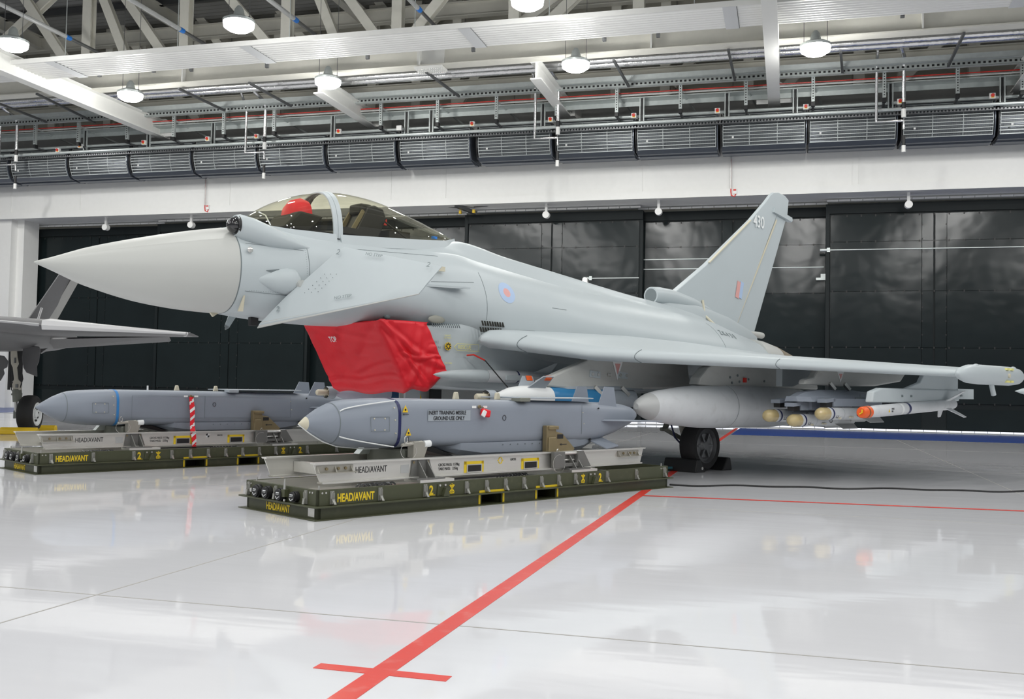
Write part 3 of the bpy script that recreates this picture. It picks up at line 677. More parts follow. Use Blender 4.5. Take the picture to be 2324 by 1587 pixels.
sm = o.modifiers.new('t', 'SOLIDIFY'); sm.thickness = .006
nrm = Vector((-.86, 0, .5))
text('cover_lettering', 'TOP', .11, M['textw'], L(3.775, -.12, 1.755), L(0, 1, 0), (.5, 0, .87) if False else (-.5, 0, .86), cv, .75, 'CENTER', .002)
# ---- canopy
TOPC = [(2.33, 3.13), (2.63, 3.335), (3.0, 3.51), (3.35, 3.605), (3.61, 3.64), (3.92, 3.645), (4.35, 3.59), (4.8, 3.48), (5.28, 3.365), (5.66, 3.28)]
SILL = [(2.33, .03, 3.1), (2.5, .2, 3.03), (2.8, .34, 3.0), (3.1, .4, 3.0), (3.4, .43, 3.0), (4.3, .44, 3.06), (4.9, .38, 3.11), (5.3, .28, 3.16), (5.66, .04, 3.25)]
def topz(x): return float(np.interp(x, [p[0] for p in TOPC], [p[1] for p in TOPC]))
def sill(x): return float(np.interp(x, [p[0] for p in SILL], [p[1] for p in SILL])), float(np.interp(x, [p[0] for p in SILL], [p[2] for p in SILL]))
_tx = np.linspace(2.33, 5.66, 60); _c = np.polyfit([p[0] for p in TOPC], [p[1] for p in TOPC], 6)
def canopy_arc(x, grow=0., n=22):
    w, zs = sill(x); zt = float(np.polyval(_c, x)); w += grow; zt += grow; out = []
    lean = .0
    for k in range(n + 1):
        a = math.pi * k / n; c, s_ = math.cos(a), math.sin(a)
        out.append(L(x, w * (abs(c) ** .8) * (1 if c > 0 else -1), zs + (zt - zs) * (s_ ** .92)))
    return out
MB().loft([canopy_arc(x) for x in np.linspace(2.33, 3.38, 26)], cap=False, closed=False).build('windscreen', M['glass'], jet, ang=80)
MB().loft([canopy_arc(x) for x in np.linspace(3.44, 5.66, 40)], cap=False, closed=False).build('canopy', M['glass'], jet, ang=80)
def band(x0, x1, g0, name, m):
    r = [canopy_arc(x0, g0), canopy_arc(x0, g0 + .018), canopy_arc(x1, g0 + .018), canopy_arc(x1, g0)]
    mm = MB(); mm.loft(r, cap=False, closed=False); return mm.build(name, m, jet, ang=40)
band(3.345, 3.405, -.004, 'windscreen_arch', M['jet']); band(3.41, 3.475, -.004, 'canopy_arch', M['jet'])
fr = MB()
for side in (1, -1):
    for (a, b) in ((2.33, 3.38), (3.44, 5.66)):
        r = []
        for x in np.linspace(a, b, 24):
            w, zs = sill(x); w2 = w + .05
            r.append([L(x, side * (w - .012), zs + .05), L(x, side * (w + .012), zs + .05), L(x, side * (w + .06), zs - .09), L(x, side * (w - .02), zs - .09)])
        fr.loft(r)
fr.build('canopy_frame', M['jet'], jet, ang=50)
# cockpit interior
tub = MB()
for i, (x0, x1) in enumerate(((2.55, 3.35), (3.35, 4.5), (4.5, 5.4))): pass
r = []
for x in np.linspace(2.5, 5.5, 20):
    w, zs = sill(x); r.append([L(x, w - .02, zs + .0), L(x, w - .02, zs + .055), L(x, 0, zs + .1), L(x, -w + .02, zs + .055), L(x, -w + .02, zs + .0)])
tub.loft(r).build('cockpit_floor', M['fdark'], jet)
MB().prism([L(2.75, -.25, 3.08), L(2.75, .25, 3.08), L(2.95, .3, 3.3), L(2.95, -.3, 3.3)], (0.35, 0, -.03)).build('glare_shield', M['fdark'], jet, bevel=.03)
seat = MB(); seat.prism([L(3.7, .17, 3.05), L(4.2, .17, 3.05), L(4.36, .17, 3.4), L(4.3, .17, 3.52), L(4.16, .17, 3.55), L(4.05, .17, 3.52), L(3.85, .17, 3.15)], (0, .34, 0))
seat.build('ejection_seat', M['black'], jet, smooth=False, bevel=.02)
MB().b2(L(3.96, -.13, 3.42), L(4.16, .13, 3.56)).build('headrest', M['fdark'], jet, bevel=.03)
st = MB()
for l in (-.1, .1): st.bar(L(4.0, l * 1.4, 3.46), L(3.78, l * 1.4, 3.1), .05, .03, (0, 1, 0))
st.b2(L(3.9, -.2, 3.1), L(3.98, -.12, 3.35)); st.build('harness', M['strap'], jet)
MB().b2(L(4.32, .05, 3.32), L(4.4, .12, 3.4)).build('seat_handle', M['red'], jet)
MB().b2(L(4.4, -.18, 3.1), L(4.75, .18, 3.26)).tube([L(4.3, .2, 3.35), L(4.6, .3, 3.15), L(4.9, .3, 3.13)], .012).build('rear_equipment', M['fdark'], jet)
MB().b2(L(5.02, .3, 3.2), L(5.1, .33, 3.235)).build('blue_label', M['blue'], jet)
MB().b2(L(3.5, .2, 3.1), L(3.9, .32, 3.18)).b2(L(3.5, -.32, 3.1), L(3.9, -.2, 3.18)).build('side_console', M['black'], jet)
MB().tube([L(2.5, .1, 3.24), L(2.55, .17, 3.2), L(2.58, .24, 3.08)], .008).build('windscreen_strip', M['textw'], jet)
hc = MB().loft([[L(x, w * math.cos(a), 3.27 + h * math.sin(a) + .0) for a in np.linspace(0, math.pi, 12)] for x, w, h in ((2.93, .1, .12), (3.0, .15, .2), (3.12, .17, .24), (3.22, .15, .22), (3.24, .05, .05))])
o = hc.build('display_cover', M['cover'], None, ang=60); o.location = JN; o.rotation_euler = (0, 0, TH); tag(o, 'small red fabric hood over the display behind the jet windscreen', 'cover')
# infrared sensor fairing on the port windscreen root
r = []
for x, w, h, c in ((2.06, .115, .12, 3.0), (2.12, .13, .15, 2.985), (2.25, .15, .16, 2.95), (2.45, .15, .14, 2.9), (2.7, .11, .09, 2.85), (2.95, .02, .02, 2.82)):
    r.append([L(x, .33 + w * math.cos(a) + (x - 2.06) * .2, c + h * math.sin(a)) for a in np.linspace(0, 2 * math.pi, 17)[:-1]])
MB().loft(r).build('sensor_fairing', M['jet'], jet, ang=60)
MB().sphere(L(2.05, .34, 3.0), .092, 20).build('sensor_window', mat('sensor_glass', (.01, .01, .012), .04, coat=1), jet)
MB().lathe([(-.01, .1), (.02, .12)], L(2.06, .34, 3.0), (1, 0, 0), 24, cap=False).build('sensor_ring', M['black'], jet)
# ---- canards (leading edge drooped)
def canard(sd, name='canard'):
    A, B, C, D = [Vector(v) for v in ((2.37, .37, 1.845), (3.17, .9, 2.83), (3.706, 2.05, 2.568), (3.375, 2.05, 2.226))]
    nrm = (B - A).cross(D - A).normalized()
    def pt(al, lat, off):      # al: 0 leading edge .. 1 trailing edge, lat: 0 root .. 1 tip
        q = (A.lerp(B, al)).lerp(D.lerp(C, al), lat) + nrm * off; return L(q.x, sd * q.y, q.z)
    secs = []
    for s in np.linspace(0, 1, 7):
        th = .045 * (1 - s) + .012; tl = .35 * (1 - min(1, s / .12)) ** 2
        prof = [(0, 0), (.03, th * .5), (.35, th), (.9, th * .4), (1, .004), (1, -.004), (.9, -th * .4), (.35, -th), (.03, -th * .5)]
        secs.append([pt(al, s, off) for al, off in prof])
    o = MB().loft(secs).build(name, M['jet'], jet, ang=30)
    e = MB(); e.loft([[pt(-.004, s, .006), pt(.05, s, .03 * (1.1 - s)), pt(.05, s, -.03 * (1.1 - s)), pt(-.004, s, -.006)] for s in (0, .25, .5, .75, 1)])
    e.build('leading_edge', M['radome'], o)
    MB().cyl(L(2.74, sd * .5, 2.375), L(2.76, sd * .68, 2.365), .065, .05).build('pivot', M['steel'], o)
    # fairing on the fuselage
    r = []
    for x, w in ((2.2, .01), (2.34, .06), (2.48, .12), (2.62, .15), (2.72, .14), (2.77, .1)):
        r.append([L(x, sd * (.46 + (x - 2.2) * .16 + w * .75 * math.cos(a)), 2.4 + w * 1.05 * math.sin(a)) for a in np.linspace(0, 2 * math.pi, 17)[:-1]])
    MB().loft(r).build('pivot_fairing', M['jet'], jet, ang=60)
    if sd > 0:
        def tx(s_, al, lat, size, flip=1):
            a0 = pt(al, lat, .06)
            text('canard_lettering', s_, size, M['textg'], a0, pt(al, lat + .1, 0) - pt(al, lat, 0), pt(al + .1, lat, 0) - pt(al, lat, 0), o, 1)
        tx('2', .15, .05, .1); tx('2', .88, .04, .1); tx('2', .85, .9, .1); tx('NO STEP', .2, .42, .055); tx('NO STEP', .92, .3, .055)
        d = MB()
        for i in range(6):
            for k2 in range(3):
                q = pt(.38 + i * .05, .12 + k2 * .05, .05); d.sphere(q, .005, 6)
        d.build('fasteners', M['seam'], o)
    return o
canard(1); canard(-1)
# ---- wings
def le(lat): # x, z of leading edge
    return float(np.interp(lat, [.85, 1.0, 1.08, 1.15, 1.4, 1.72, 2.05, 5.2], [5.9, 5.35, 5.2, 5.17, 5.36, 5.8, 6.27, 10.6])), float(np.interp(lat, [1.0, 1.15, 1.4, 2.05, 2.64, 3.55, 4.5, 5.2], [1.83, 1.815, 1.785, 1.66, 1.635, 1.59, 1.54, 1.51]))
def te(lat): return 12.9 - (lat - 1) * .12
def thk(lat): return float(np.interp(lat, [1., 1.3, 2., 3.5, 5.2], [.15, .14, .11, .085, .055]))
def wsec(lat, sd, f0=0., f1=1.):
    x0, z0 = le(lat); x1 = te(lat); c = x1 - x0; t = thk(lat); up = []; dn = []
    for f in (0, .0015, .005, .012, .025, .05, .1, .2, .4, .6, .8, 1.0):
        d = c * f; y = t * min(1, (d / (t * 1.6)) ** .5 if d < t * 1.6 else 1) * (1 if f < .5 else (1 - f) * 2 * .9 + .1)
        cam = -.012 * c * (1 - f) ** 2 * 0 + (.10 if lat < 2.2 else .08) * (min(f * 3, 1)) * .6
        up.append(L(x0 + d, sd * lat, z0 + y + cam)); dn.append(L(x0 + d, sd * lat, z0 - y * .75 + cam * .6))
    return up + dn[::-1][:-1]
for sd in (1, -1):
    lats = [.85, 1.0, 1.08, 1.15, 1.22, 1.3, 1.5, 1.72, 2.05, 2.4, 3, 3.6, 4.2, 4.8, 5.18]
    wg = MB().loft([wsec(l, sd) for l in lats]).build('wing', M['jet'], jet, ang=40)
    # slat seams
    for la, w_ in ((1.5, .5), (2.42, .5), (3.58, .4)):
        if sd < 0: continue
        sec = wsec(la, sd); s2 = wsec(la + .008, sd); nn = 5
        a = [sec[i] for i in range(nn)] + [sec[-i] for i in range(1, nn)]
        top = sec[nn - 1::-1] + sec[:-nn:-1]
        pts = []
        ctr = (sec[6] + sec[-6]) / 2
        pts = [p + (p - ctr).normalized() * .003 for p in top]
        MB().tube(pts, .005, 5).build('slat_seam', M['seam'], wg)
    # wing tip pod
    px, pz, pl = 10.1, 1.515, 5.33
    pod = MB().lathe([(0, .001), (.02, .04), (.12, .09), (.35, .128), (.7, .14), (1.9, .14), (2.2, .12), (2.38, .07), (2.44, .001)], L(px, sd * pl, pz), (1, 0, 0), 24).build('wing_tip_pod', M['jet'], jet, ang=60)
    MB().lathe([(0, .035), (.2, .035)], L(px + 1.2, sd * pl, pz - .11), (.5, 0, -.85), 12).build('pod_vent', M['jet'], pod)
    for x in (.55, 2.0): MB().sphere(L(px + x, sd * (pl + .03), pz + .11), .06, 12, (1.6, .6, .6)).build('pod_blister', M['jet'], pod)
    MB().cyl(L(px + 1.5, sd * (pl + .12), pz), L(px + 1.5, sd * (pl + .16), pz), .03).build('pod_light', M['ivory'], pod)
    m = MB()
    for (x, z) in ((1.45, .08), (1.62, .08), (1.45, -.1), (1.62, -.1)): m.b2(L(px + x, sd * (pl + .1), pz + z), L(px + x + .1, sd * (pl + .135), pz + z + .03))
    m.build('pod_marking', M['textly'], pod)
# ---- blended hump and strake above the wing root
MB().lathe([(0, .001), (.1, .05), (.22, .08), (.26, .085)], L(7.45, 1.12, 1.86), (1, -.15, 0), 14).build('gun_port_fairing', M['jet'], jet)
MB().sphere(L(7.78, 1.16, 1.9), .075, 12, (.9, .5, 1.)).build('gun_port', M['fdark'], jet)
MB().prism([L(4.3, .76, 2.5), L(5.07, .98, 2.5), L(5.05, .9, 2.5), L(4.3, .7, 2.5)], (0, 0, .012)).build('side_strake', M['jet'], jet)
MB().prism([L(4.42, .78, 2.5), L(5.07, 1.05, 2.5), L(4.9, .82, 2.5)], (0, 0, -.02)).build('side_strake', M['jet'], jet)
MB().b2(L(4.55, .8, 2.7), L(4.82, .83, 2.76)).build('formation_light', M['ivory'], jet)
# ---- fin, rudder, fin inlet
def fin_plate(poly, tb, tt, name, m, par=jet):
    zs = [p[1] for p in poly]; z0, z1 = min(zs), max(zs)
    def th(z): return tb + (tt - tb) * (z - z0) / (z1 - z0)
    mm = MB(); mm.loft([[L(x, s * th(z) / 2, z) for x, z in poly] for s in (-1, 1)]); return mm.build(name, m, par, smooth=False, bevel=.012)
fin = fin_plate([(10.95, 2.75), (10.98, 3.0), (11.94, 3.575), (13.44, 4.6), (14.0, 5.04), (14.18, 5.2), (14.3, 5.27), (14.5, 5.3), (14.75, 5.27), (14.9, 5.2), (14.84, 4.84), (14.45, 4.86), (12.9, 2.45), (12.2, 2.4)], .15, .07, 'tail_fin', M['jet'])
fin_plate([(12.93, 2.42), (14.47, 4.85), (14.83, 4.83), (13.57, 2.3)], .08, .06, 'rudder', M['jet'])
MB().bar(L(12.92, .062, 2.5), L(14.4, .048, 4.72), .035, .012, (0, 1, 0)).build('rudder_hinge_line', M['ivory'], fin)
MB().bar(L(14.25, .04, 4.9), L(14.95, .04, 4.79), .1, .09).sphere(L(14.95, .04, 4.79), .05, 10, (1.6, 1, 1)).build('fin_tip_fairing', M['jet'], fin)
MB().bar(L(14.28, .055, 4.93), L(14.62, .055, 4.87), .012, .02).build('fin_slot', M['black'], fin)
MB().bar(L(11.96, .075, 3.6), L(13.4, .055, 4.58), .02, .04, (0, 1, 0)).build('leading_edge_strip', M['ivory'], fin)
nx = Vector((0, -1, 0))
text('fin_lettering', '430', .33, M['textw'], L(13.5, .066, 4.48), (1, 0, -.0), (0, 0, 1), fin, .82, 'LEFT', .004)
fl = MB()
for a, b, mm_ in ((12.86, 12.98, 'pink'), (12.98, 13.08, 'pblue')):
    MB().prism([L(a, .075, 3.03), L(b, .075, 3.0), L(b + .08, .07, 3.32), L(a + .08, .07, 3.35)], (0, -.004, 0)).build('fin_flash', M[mm_], fin)
inl = MB(); r = []
for x, rr, zc in ((10.3, .15, 2.86), (10.5, .155, 2.87), (10.9, .15, 2.86), (11.5, .12, 2.8), (12.0, .08, 2.72), (12.4, .05, 2.65)):
    r.append([L(x, rr * math.cos(a), zc + rr * math.sin(a)) for a in np.linspace(0, 2 * math.pi, 25)[:-1]])
inl.loft(r).build('fin_inlet', M['jet'], jet, ang=60)
MB().cyl(L(10.293, 0, 2.86), L(10.31, 0, 2.86), .12, n=24).build('fin_inlet_mouth', M['seam'], jet)
r = []
for x, ww, zt in ((10.25, .06, 2.74), (10.7, .13, 2.82), (11.5, .16, 2.8), (12.6, .15, 2.62), (13.3, .12, 2.44), (13.7, .06, 2.34)):
    r.append([L(x, ww, 2.2), L(x, ww, zt - .12), L(x, ww * .6, zt), L(x, -ww * .6, zt), L(x, -ww, zt - .12), L(x, -ww, 2.2)])
MB().loft(r).build('fin_root_fairing', M['jet'], jet, ang=60)
MB().cyl(L(13.4, 0, 2.36), L(13.95, 0, 2.34), .065, .062).sphere(L(13.95, 0, 2.34), .062, 12).build('tail_light_tube', M['radome'], jet)
MB().tube([L(11.75, .09, 2.88), L(11.76, .13, 2.6), L(11.85, .3, 2.42)], .022, 6).build('hinge_cover', M['ivory'], jet)
MB().lathe([(0, .06), (.1, .045), (.12, .001)], L(8.55, 0, 2.9), (0, 0, 1), 12).build('anti_collision_light', M['steel'], jet)
# nozzles
for sd in (1, -1):
    MB().lathe([(-.3, .43), (0, .425), (.42, .375)], L(13.05, sd * .46, 1.76), (1, 0, -.05), 28).build('nozzle_ring', M['radome'], jet)
    MB().lathe([(0, .378), (.1, .365), (.62, .27)], L(13.45, sd * .46, 1.745), (1, 0, -.05), 20).build('nozzle_petals', M['nozz'], jet)
# ---- markings and small fittings on the port side
def side_disc(x, lat, z, r, m, name, t=.004):
    o = MB().cyl(L(x, lat, z), L(x, lat + t, z), r, n=32).build(name, m, jet)
def surf(x, z, st=FUS):
    """lateral position of the upper fuselage skin on the port side"""
    rr = body(st, xs=[x], nr=44)[0][:44]; best = None
    for a, b in zip(rr[8:], rr[9:]):
        if (a.z - z) * (b.z - z) <= 0 and abs(a.z - b.z) > 1e-6:
            t = (z - a.z) / (b.z - a.z); return -(a.y + (b.y - a.y) * t)
    return .9
def decal_disc(x, z, r0, r1, m, name, off=.003, n=40):
    mb = MB(); ring = []
    for rr_ in (r0, r1):
        ring.append([L(x + rr_ * math.cos(a), surf(x + rr_ * math.cos(a), z + rr_ * math.sin(a)) + off, z + rr_ * math.sin(a)) for a in np.linspace(0, 2 * math.pi, n + 1)[:-1]])
    mb.loft(ring, cap=False); mb.build(name, m, jet, ang=60)
decal_disc(5.84, 2.5, .001, .062, M['pink'], 'roundel_centre'); decal_disc(5.84, 2.5, .062, .145, M['pblue'], 'roundel_ring')
def decal_text(s, x, z, size, m, name='lettering', sx=.8, off=.006, rot=0.):
    l0 = surf(x, z); l1 = surf(x + .1, z); lu = surf(x, z + .08)
    text(name, s, size, m, L(x, l0 + off, z), (.1, -(l1 - l0), 0), (0, -(lu - l0), .08), jet, sx)
for i_, ch in enumerate('ZK430'): decal_text(ch, 11.15 + i_ * .115, 2.2 - i_ * .012, .17, M['textg'], 'serial_lettering', .8, off=.01)
def low_text(s, x, z, size, m, sx=.8, lat=None):
    l0 = lat or float(np.interp(x, [4.6, 5.2, 6, 7.5], [.795, .885, .97, 1.04])) + .018
    text('lettering', s, size, m, L(x, l0, z), (1, -.14, 0), (0, 0, 1), jet, sx)
low_text('RESCUE', 5.03, 1.7, .075, M['textly']); low_text('AIR INTAKE', 4.52, 1.76, .05, M['textg']); low_text('KEEP CLEAR', 4.55, 1.69, .05, M['textg'])
low_text('CANOPY\nJETTISON', 4.82, 1.86, .03, M['textly']); low_text('PULL HERE', 4.83, 1.5, .03, M['textly'])
def lowp(x, z, off=.006): return L(x, float(np.interp(x, [4.6, 5.2, 6, 7.5], [.795, .885, .97, 1.04])) + off + .01, z)
MB().tube([lowp(4.97, 1.725), lowp(5.02, 1.77), lowp(5.36, 1.77), lowp(5.36, 1.68), lowp(5.02, 1.68), lowp(4.97, 1.725)], .004, 4).build('rescue_arrow', M['textly'], jet)
MB().cyl(lowp(4.88, 1.73, -.0), lowp(4.88, 1.73, .008), .052, n=20).build('hazard_disc', M['yellow'], jet)
m = MB()
for a in range(8): m.bar(lowp(4.88, 1.73, .009) + Vector((.045 * math.cos(a * .785), 0, .045 * math.sin(a * .785))), lowp(4.88, 1.73, .009) + Vector((.02 * math.cos(a * .785), 0, .02 * math.sin(a * .785))), .016, .004, (0, 1, 0))
m.build('hazard_stripe', M['textk'], jet)
m = MB()
for a in range(9): # louvres
    for q, z in ((0, 2.05), (-.03, 1.965)):
        x_ = 5.33 + a * .047 + q; m.prism([L(x_, .99, z + .035), L(x_ + .012, .99, z + .035), L(x_ + .032, 1.0, z - .03), L(x_ + .012, 1.0, z - .03)], L(0, .02, 0))
m.build('louvre', M['fdark'], jet)
m = MB()
for a in range(14): m.bar(L(4.62 + a * .03, .82 + a * .006, 2.02), L(4.64 + a * .03, .83 + a * .006, 1.97), .006, .012, (0, 1, 0))
m.build('vent_row', M['seam'], jet)
# oval openings under the forward fuselage
MB().sphere(L(4.72, .8, 2.07), .06, 16, (2.4, .35, .9)).build('cooling_scoop', mat('scoop_shadow_tan', (.3, .3, .26), .5), jet)
MB().sphere(L(4.05, .62, 2.07), .045, 14, (1.1, .6, .8)).build('drain_port', M['seam'], jet)
MB().prism([L(2.4, .0, 0), L(2.4, 0, 0)] if False else [L(2.36, surf(2.36, 2.5) + .004, 2.5), L(2.52, surf(2.52, 2.5) + .004, 2.53), L(2.52, surf(2.52, 2.45) + .004, 2.46)], (0, -.004, 0)).build('air_data_slot', M['seam'], jet)
MB().sphere(L(2.17, .5, 2.72), .035, 14, (1, .5, 1)).build('nose_light', M['steel'], jet)
def ring_line(x, z0, z1, name='panel_line', r=.0035):
    pts = [L(x, surf(x, z) + .001, z) for z in np.linspace(z0, z1, 16)]
    MB().tube(pts, r, 4).build(name, M['seam'], jet)
ring_line(2.9, 2.15, 2.85); ring_line(5.45, 2.1, 2.75); ring_line(3.0, 2.2, 2.4)
ring_line(11.05, 1.9, 2.4)
for (xa, za, xb, zb) in ((2.15, 2.25, 2.8, 2.23), (2.15, 2.8, 2.85, 2.78), (5.4, 1.98, 6.3, 2.0), (4.6, 2.55, 5.3, 2.6), (6.7, 2.35, 7.0, 2.34), (3.6, 2.88, 4.9, 2.93)):
    MB().tube([L(x, surf(x, z) + .002, z) for x, z in zip(np.linspace(xa, xb, 10), np.linspace(za, zb, 10))], .003, 4).build('panel_line', M['seam'], jet)
rv = MB()
for i in range(26):
    for z in (2.26, 2.82): rv.sphere(L(2.2 + i * .028, surf(2.2 + i * .028, z) + .001, z), .004, 4)
for i in range(22): rv.sphere(L(2.87, surf(2.87, 2.2 + i * .028) + .001, 2.2 + i * .028), .004, 4)
rv.build('rivets', M['seam'], jet, kind='stuff')
MB().prism([L(1.93, .05, 2.02), L(2.06, .05, 2.02), L(1.98, .05, 1.96)], (0, .03, 0)).build('probe_mount', M['ivory'], jet); MB().prism([L(2.12, .36, 2.02), L(2.17, .38, 2.02), L(2.15, .45, 2.2), L(2.14, .45, 2.2)], (0, .02, 0)).build('air_data_probe', M['ivory'], jet)
MB().b2(L(2.4, .1, 1.88), L(2.5, .16, 1.98)).build('air_probe', M['black'], jet)
# ---- landing gear
def gear(sd):
    g = MB(); tx, tl = 9.15, 1.84
    ty = MB().lathe([(.13, .265), (-.13, .265), (-.135, .34), (-.1, .375), (-.05, .385), (.05, .385), (.1, .375), (.135, .34), (.13, .265)], L(tx, sd * tl, .383), (0, -1 * sd, 0), 40, cap=False).build('tyre', M['rubber'], jet, ang=40)
    MB().lathe([(-.1, .27), (.125, .27), (.135, .255), (.09, .235), (.1, .2), (.08, .18), (.08, .1), (.12, .06), (.13, .001)], L(tx, sd * tl, .383), (0, -1 * sd, 0), 32).build('wheel_rim', M['dsteel'], ty, ang=30)
    m = MB()
    for k_ in range(6): m.bar(L(tx, sd * (tl + .105), .383), L(tx + .2 * math.cos(k_ * 1.047), sd * (tl + .1), .383 + .2 * math.sin(k_ * 1.047)), .03, .02, (0, 1, 0))
    m.build('rim_spoke', M['dsteel'], ty)
    MB().cyl(L(tx + .05, sd * (tl - .26), .383), L(tx - .15, sd * (tl - .45), 1.5), .07).cyl(L(tx, sd * (tl - .3), .383), L(tx, sd * (tl - .05), .383), .05).build('gear_leg', M['gear'], jet)
    MB().bar(L(tx - .02, sd * (tl - .2), .42), L(tx - .42, sd * (tl - .35), .62), .07, .05).bar(L(tx - .42, sd * (tl - .35), .62), L(tx - .12, sd * (tl - .4), .98), .07, .05).cyl(L(tx - .5, sd * (tl - .36), .62), L(tx - .38, sd * (tl - .34), .62), .03).build('torque_link', M['gearg'], jet)
    MB().tube([L(tx - .2, sd * (tl - .33), .95), L(tx - .33, sd * (tl - .3), .7), L(tx - .3, sd * (tl - .25), .5), L(tx - .18, sd * (tl - .15), .34)], .014, 6).build('brake_hose', M['navy'], jet)
    MB().prism([L(tx - .22, sd * (tl + .1), .68), L(tx + .3, sd * (tl + .1), .68), L(tx + .34, sd * (tl + .14), 1.5), L(tx - .3, sd * (tl + .14), 1.5)], L(0, sd * .03, 0)).build('gear_door', M['jet'], jet)
gear(1); gear(-1)
m = MB().cyl(L(5.15, 0, .3), L(5.0, 0, 1.35), .06).build('nose_leg', M['gear'], jet)
m = MB().lathe([(-.08, .2), (-.09, .25), (0, .28), (.09, .25), (.08, .2)], L(5.2, 0, .28), (0, -1, 0), 28).build('nose_tyre', M['rubber'], jet)
MB().b2(L(4.75, .12, .85), L(5.0, .16, 1.25)).build('nose_gear_door', M['jet'], jet)
MB().tube([L(4.95, .1, 1.25), L(5.05, .14, 1.0), L(4.98, .12, .8)], .015).build('nose_gear_hose', M['yellow'], jet)
MB().b2(L(5.1, -.42, .98), L(8.6, -.4, 1.2)).build('nose_bay_door', M['jet2'], jet); MB().b2(L(5.55, -.3, .8), L(5.75, -.26, 1.22)).build('bay_gap_dark_bar', M['black'], jet)  # black bar added to draw the dark gap at the bay door
# ---- pylons (parts of the jet)
def pylon(sd, lat, poly, w, name='weapon_pylon', m='jet2'):
    return MB().loft([[L(x, sd * lat + s * ww, z) for x, z in poly] for s, ww in ((-1, w * .35), (-1, w), (1, w), (1, w * .35))] if False else [[L(x, sd * lat - w, z) for x, z in poly], [L(x, sd * lat + w, z) for x, z in poly]]).build(name, M[m], jet, smooth=False, bevel=.025)
P_IN = [(5.64, 1.24), (5.7, 1.31), (6.58, 1.6), (6.65, 1.7), (8.9, 1.7), (9.0, 1.25), (7.2, 1.21), (6.3, 1.2)]
P_MID = [(8.15, 1.3), (8.2, 1.4), (8.4, 1.55), (8.6, 1.62), (11.5, 1.6), (11.6, 1.27), (9, 1.25)]
P_OUT = [(9.02, 1.33), (9.06, 1.4), (9.3, 1.44), (9.45, 1.58), (12.3, 1.56), (12.1, 1.42), (11.2, 1.335), (10.2, 1.315)]
for sd in (1, -1):
    a = pylon(sd, 1.7, P_IN, .07); b = pylon(sd, 2.4, P_MID, .09); c = pylon(sd, 3.6, P_OUT, .06)
    if sd > 0:
        m = MB()
        for x in (6.75, 7.35): m.bar(L(x - .12, 1.775, 1.42), L(x + .1, 1.775, 1.4), .09, .012, (0, 1, 0))
        m.build('pylon_plate', M['jet'], a); m = MB()
        for x in (6.68, 6.8, 7.28, 7.42, 7.02, 7.06): m.cyl(L(x, 1.77, 1.41), L(x, 1.79, 1.41), .022)
        m.build('pylon_bolt', M['steel'], a)
        MB().prism([L(7.1, 1.775, 1.62), L(7.34, 1.775, 1.62), L(7.22, 1.775, 1.34)], (0, -.003, 0)).build('warning_triangle', M['textw'], a)
        MB().prism([L(7.16, 1.779, 1.57), L(7.28, 1.779, 1.57), L(7.22, 1.779, 1.42)], (0, -.003, 0)).build('warning_mark', M['pink'], a)
        MB().prism([L(9.95, 3.662, 1.53), L(10.15, 3.662, 1.53), L(10.05, 3.662, 1.37)], (0, -.003, 0)).build('warning_triangle', M['textw'], c)
        MB().prism([L(10.0, 3.666, 1.5), L(10.1, 3.666, 1.5), L(10.05, 3.666, 1.42)], (0, -.003, 0)).build('warning_mark', M['pink'], c)
        for x in (6.72, 7.3): MB().bar(L(x, 1.78, 1.24), L(x + .12, 1.82, 1.13), .06, .05).build('sway_brace', M['steel'], a)
        for x in (9.7, 10.15): MB().bar(L(x, 3.67, 1.36), L(x + .1, 3.7, 1.27), .05, .045).build('sway_brace', M['steel'], c)
        m = MB()
        for x, z in ((8.95, 1.42), (9.0, 1.34), (9.15, 1.45), (9.2, 1.36), (9.45, 1.4), (9.9, 1.38)): m.cyl(L(x, 2.492, z), L(x, 2.5, z), .018)
        m.build('pylon_fastener', M['seam'], b); MB().b2(L(9.3, 2.49, 1.35), L(9.36, 2.52, 1.42)).build('red_plug', M['red'], b)
        # flap track fairings
        for lt, x0 in ((2.95, 9.55),):
            MB().loft([[L(x, lt - .05, z) for x, z in ((x0, 1.55), (x0, 1.3), (x0 + .3, 1.3), (x0 + .8, 1.42), (x0 + 1.6, 1.52), (x0 + 1.6, 1.6))], [L(x, lt + .05, z) for x, z in ((x0, 1.55), (x0, 1.3), (x0 + .3, 1.3), (x0 + .8, 1.42), (x0 + 1.6, 1.52), (x0 + 1.6, 1.6))]]).build('flap_fairing', M['jet'], jet, smooth=False) if lt == 2.95 else None
# black rod hanging from the side
m = MB().tube([lowp(5.15, 1.62, .03), lowp(5.2, 1.63, .1), lowp(5.33, 1.55, .18), lowp(5.5, 1.3, .3), lowp(5.65, 1.05, .45), lowp(5.7, .9, .5)], .008, 6).build('hanging_lead', M['black'], jet)
MB().tube([lowp(5.15, 1.62, .03), lowp(5.2, 1.63, .1), lowp(5.32, 1.56, .175)], .011, 6).build('red_tether', M['red'], m)
# ================================================================== STORES ON THE JET (hang from it: things of their own)
def jthing(name, label, cat, x, lat, z, group=None, yaw=0):
    return thing(name, label, cat, jw(x, lat, z), TH + yaw, group)
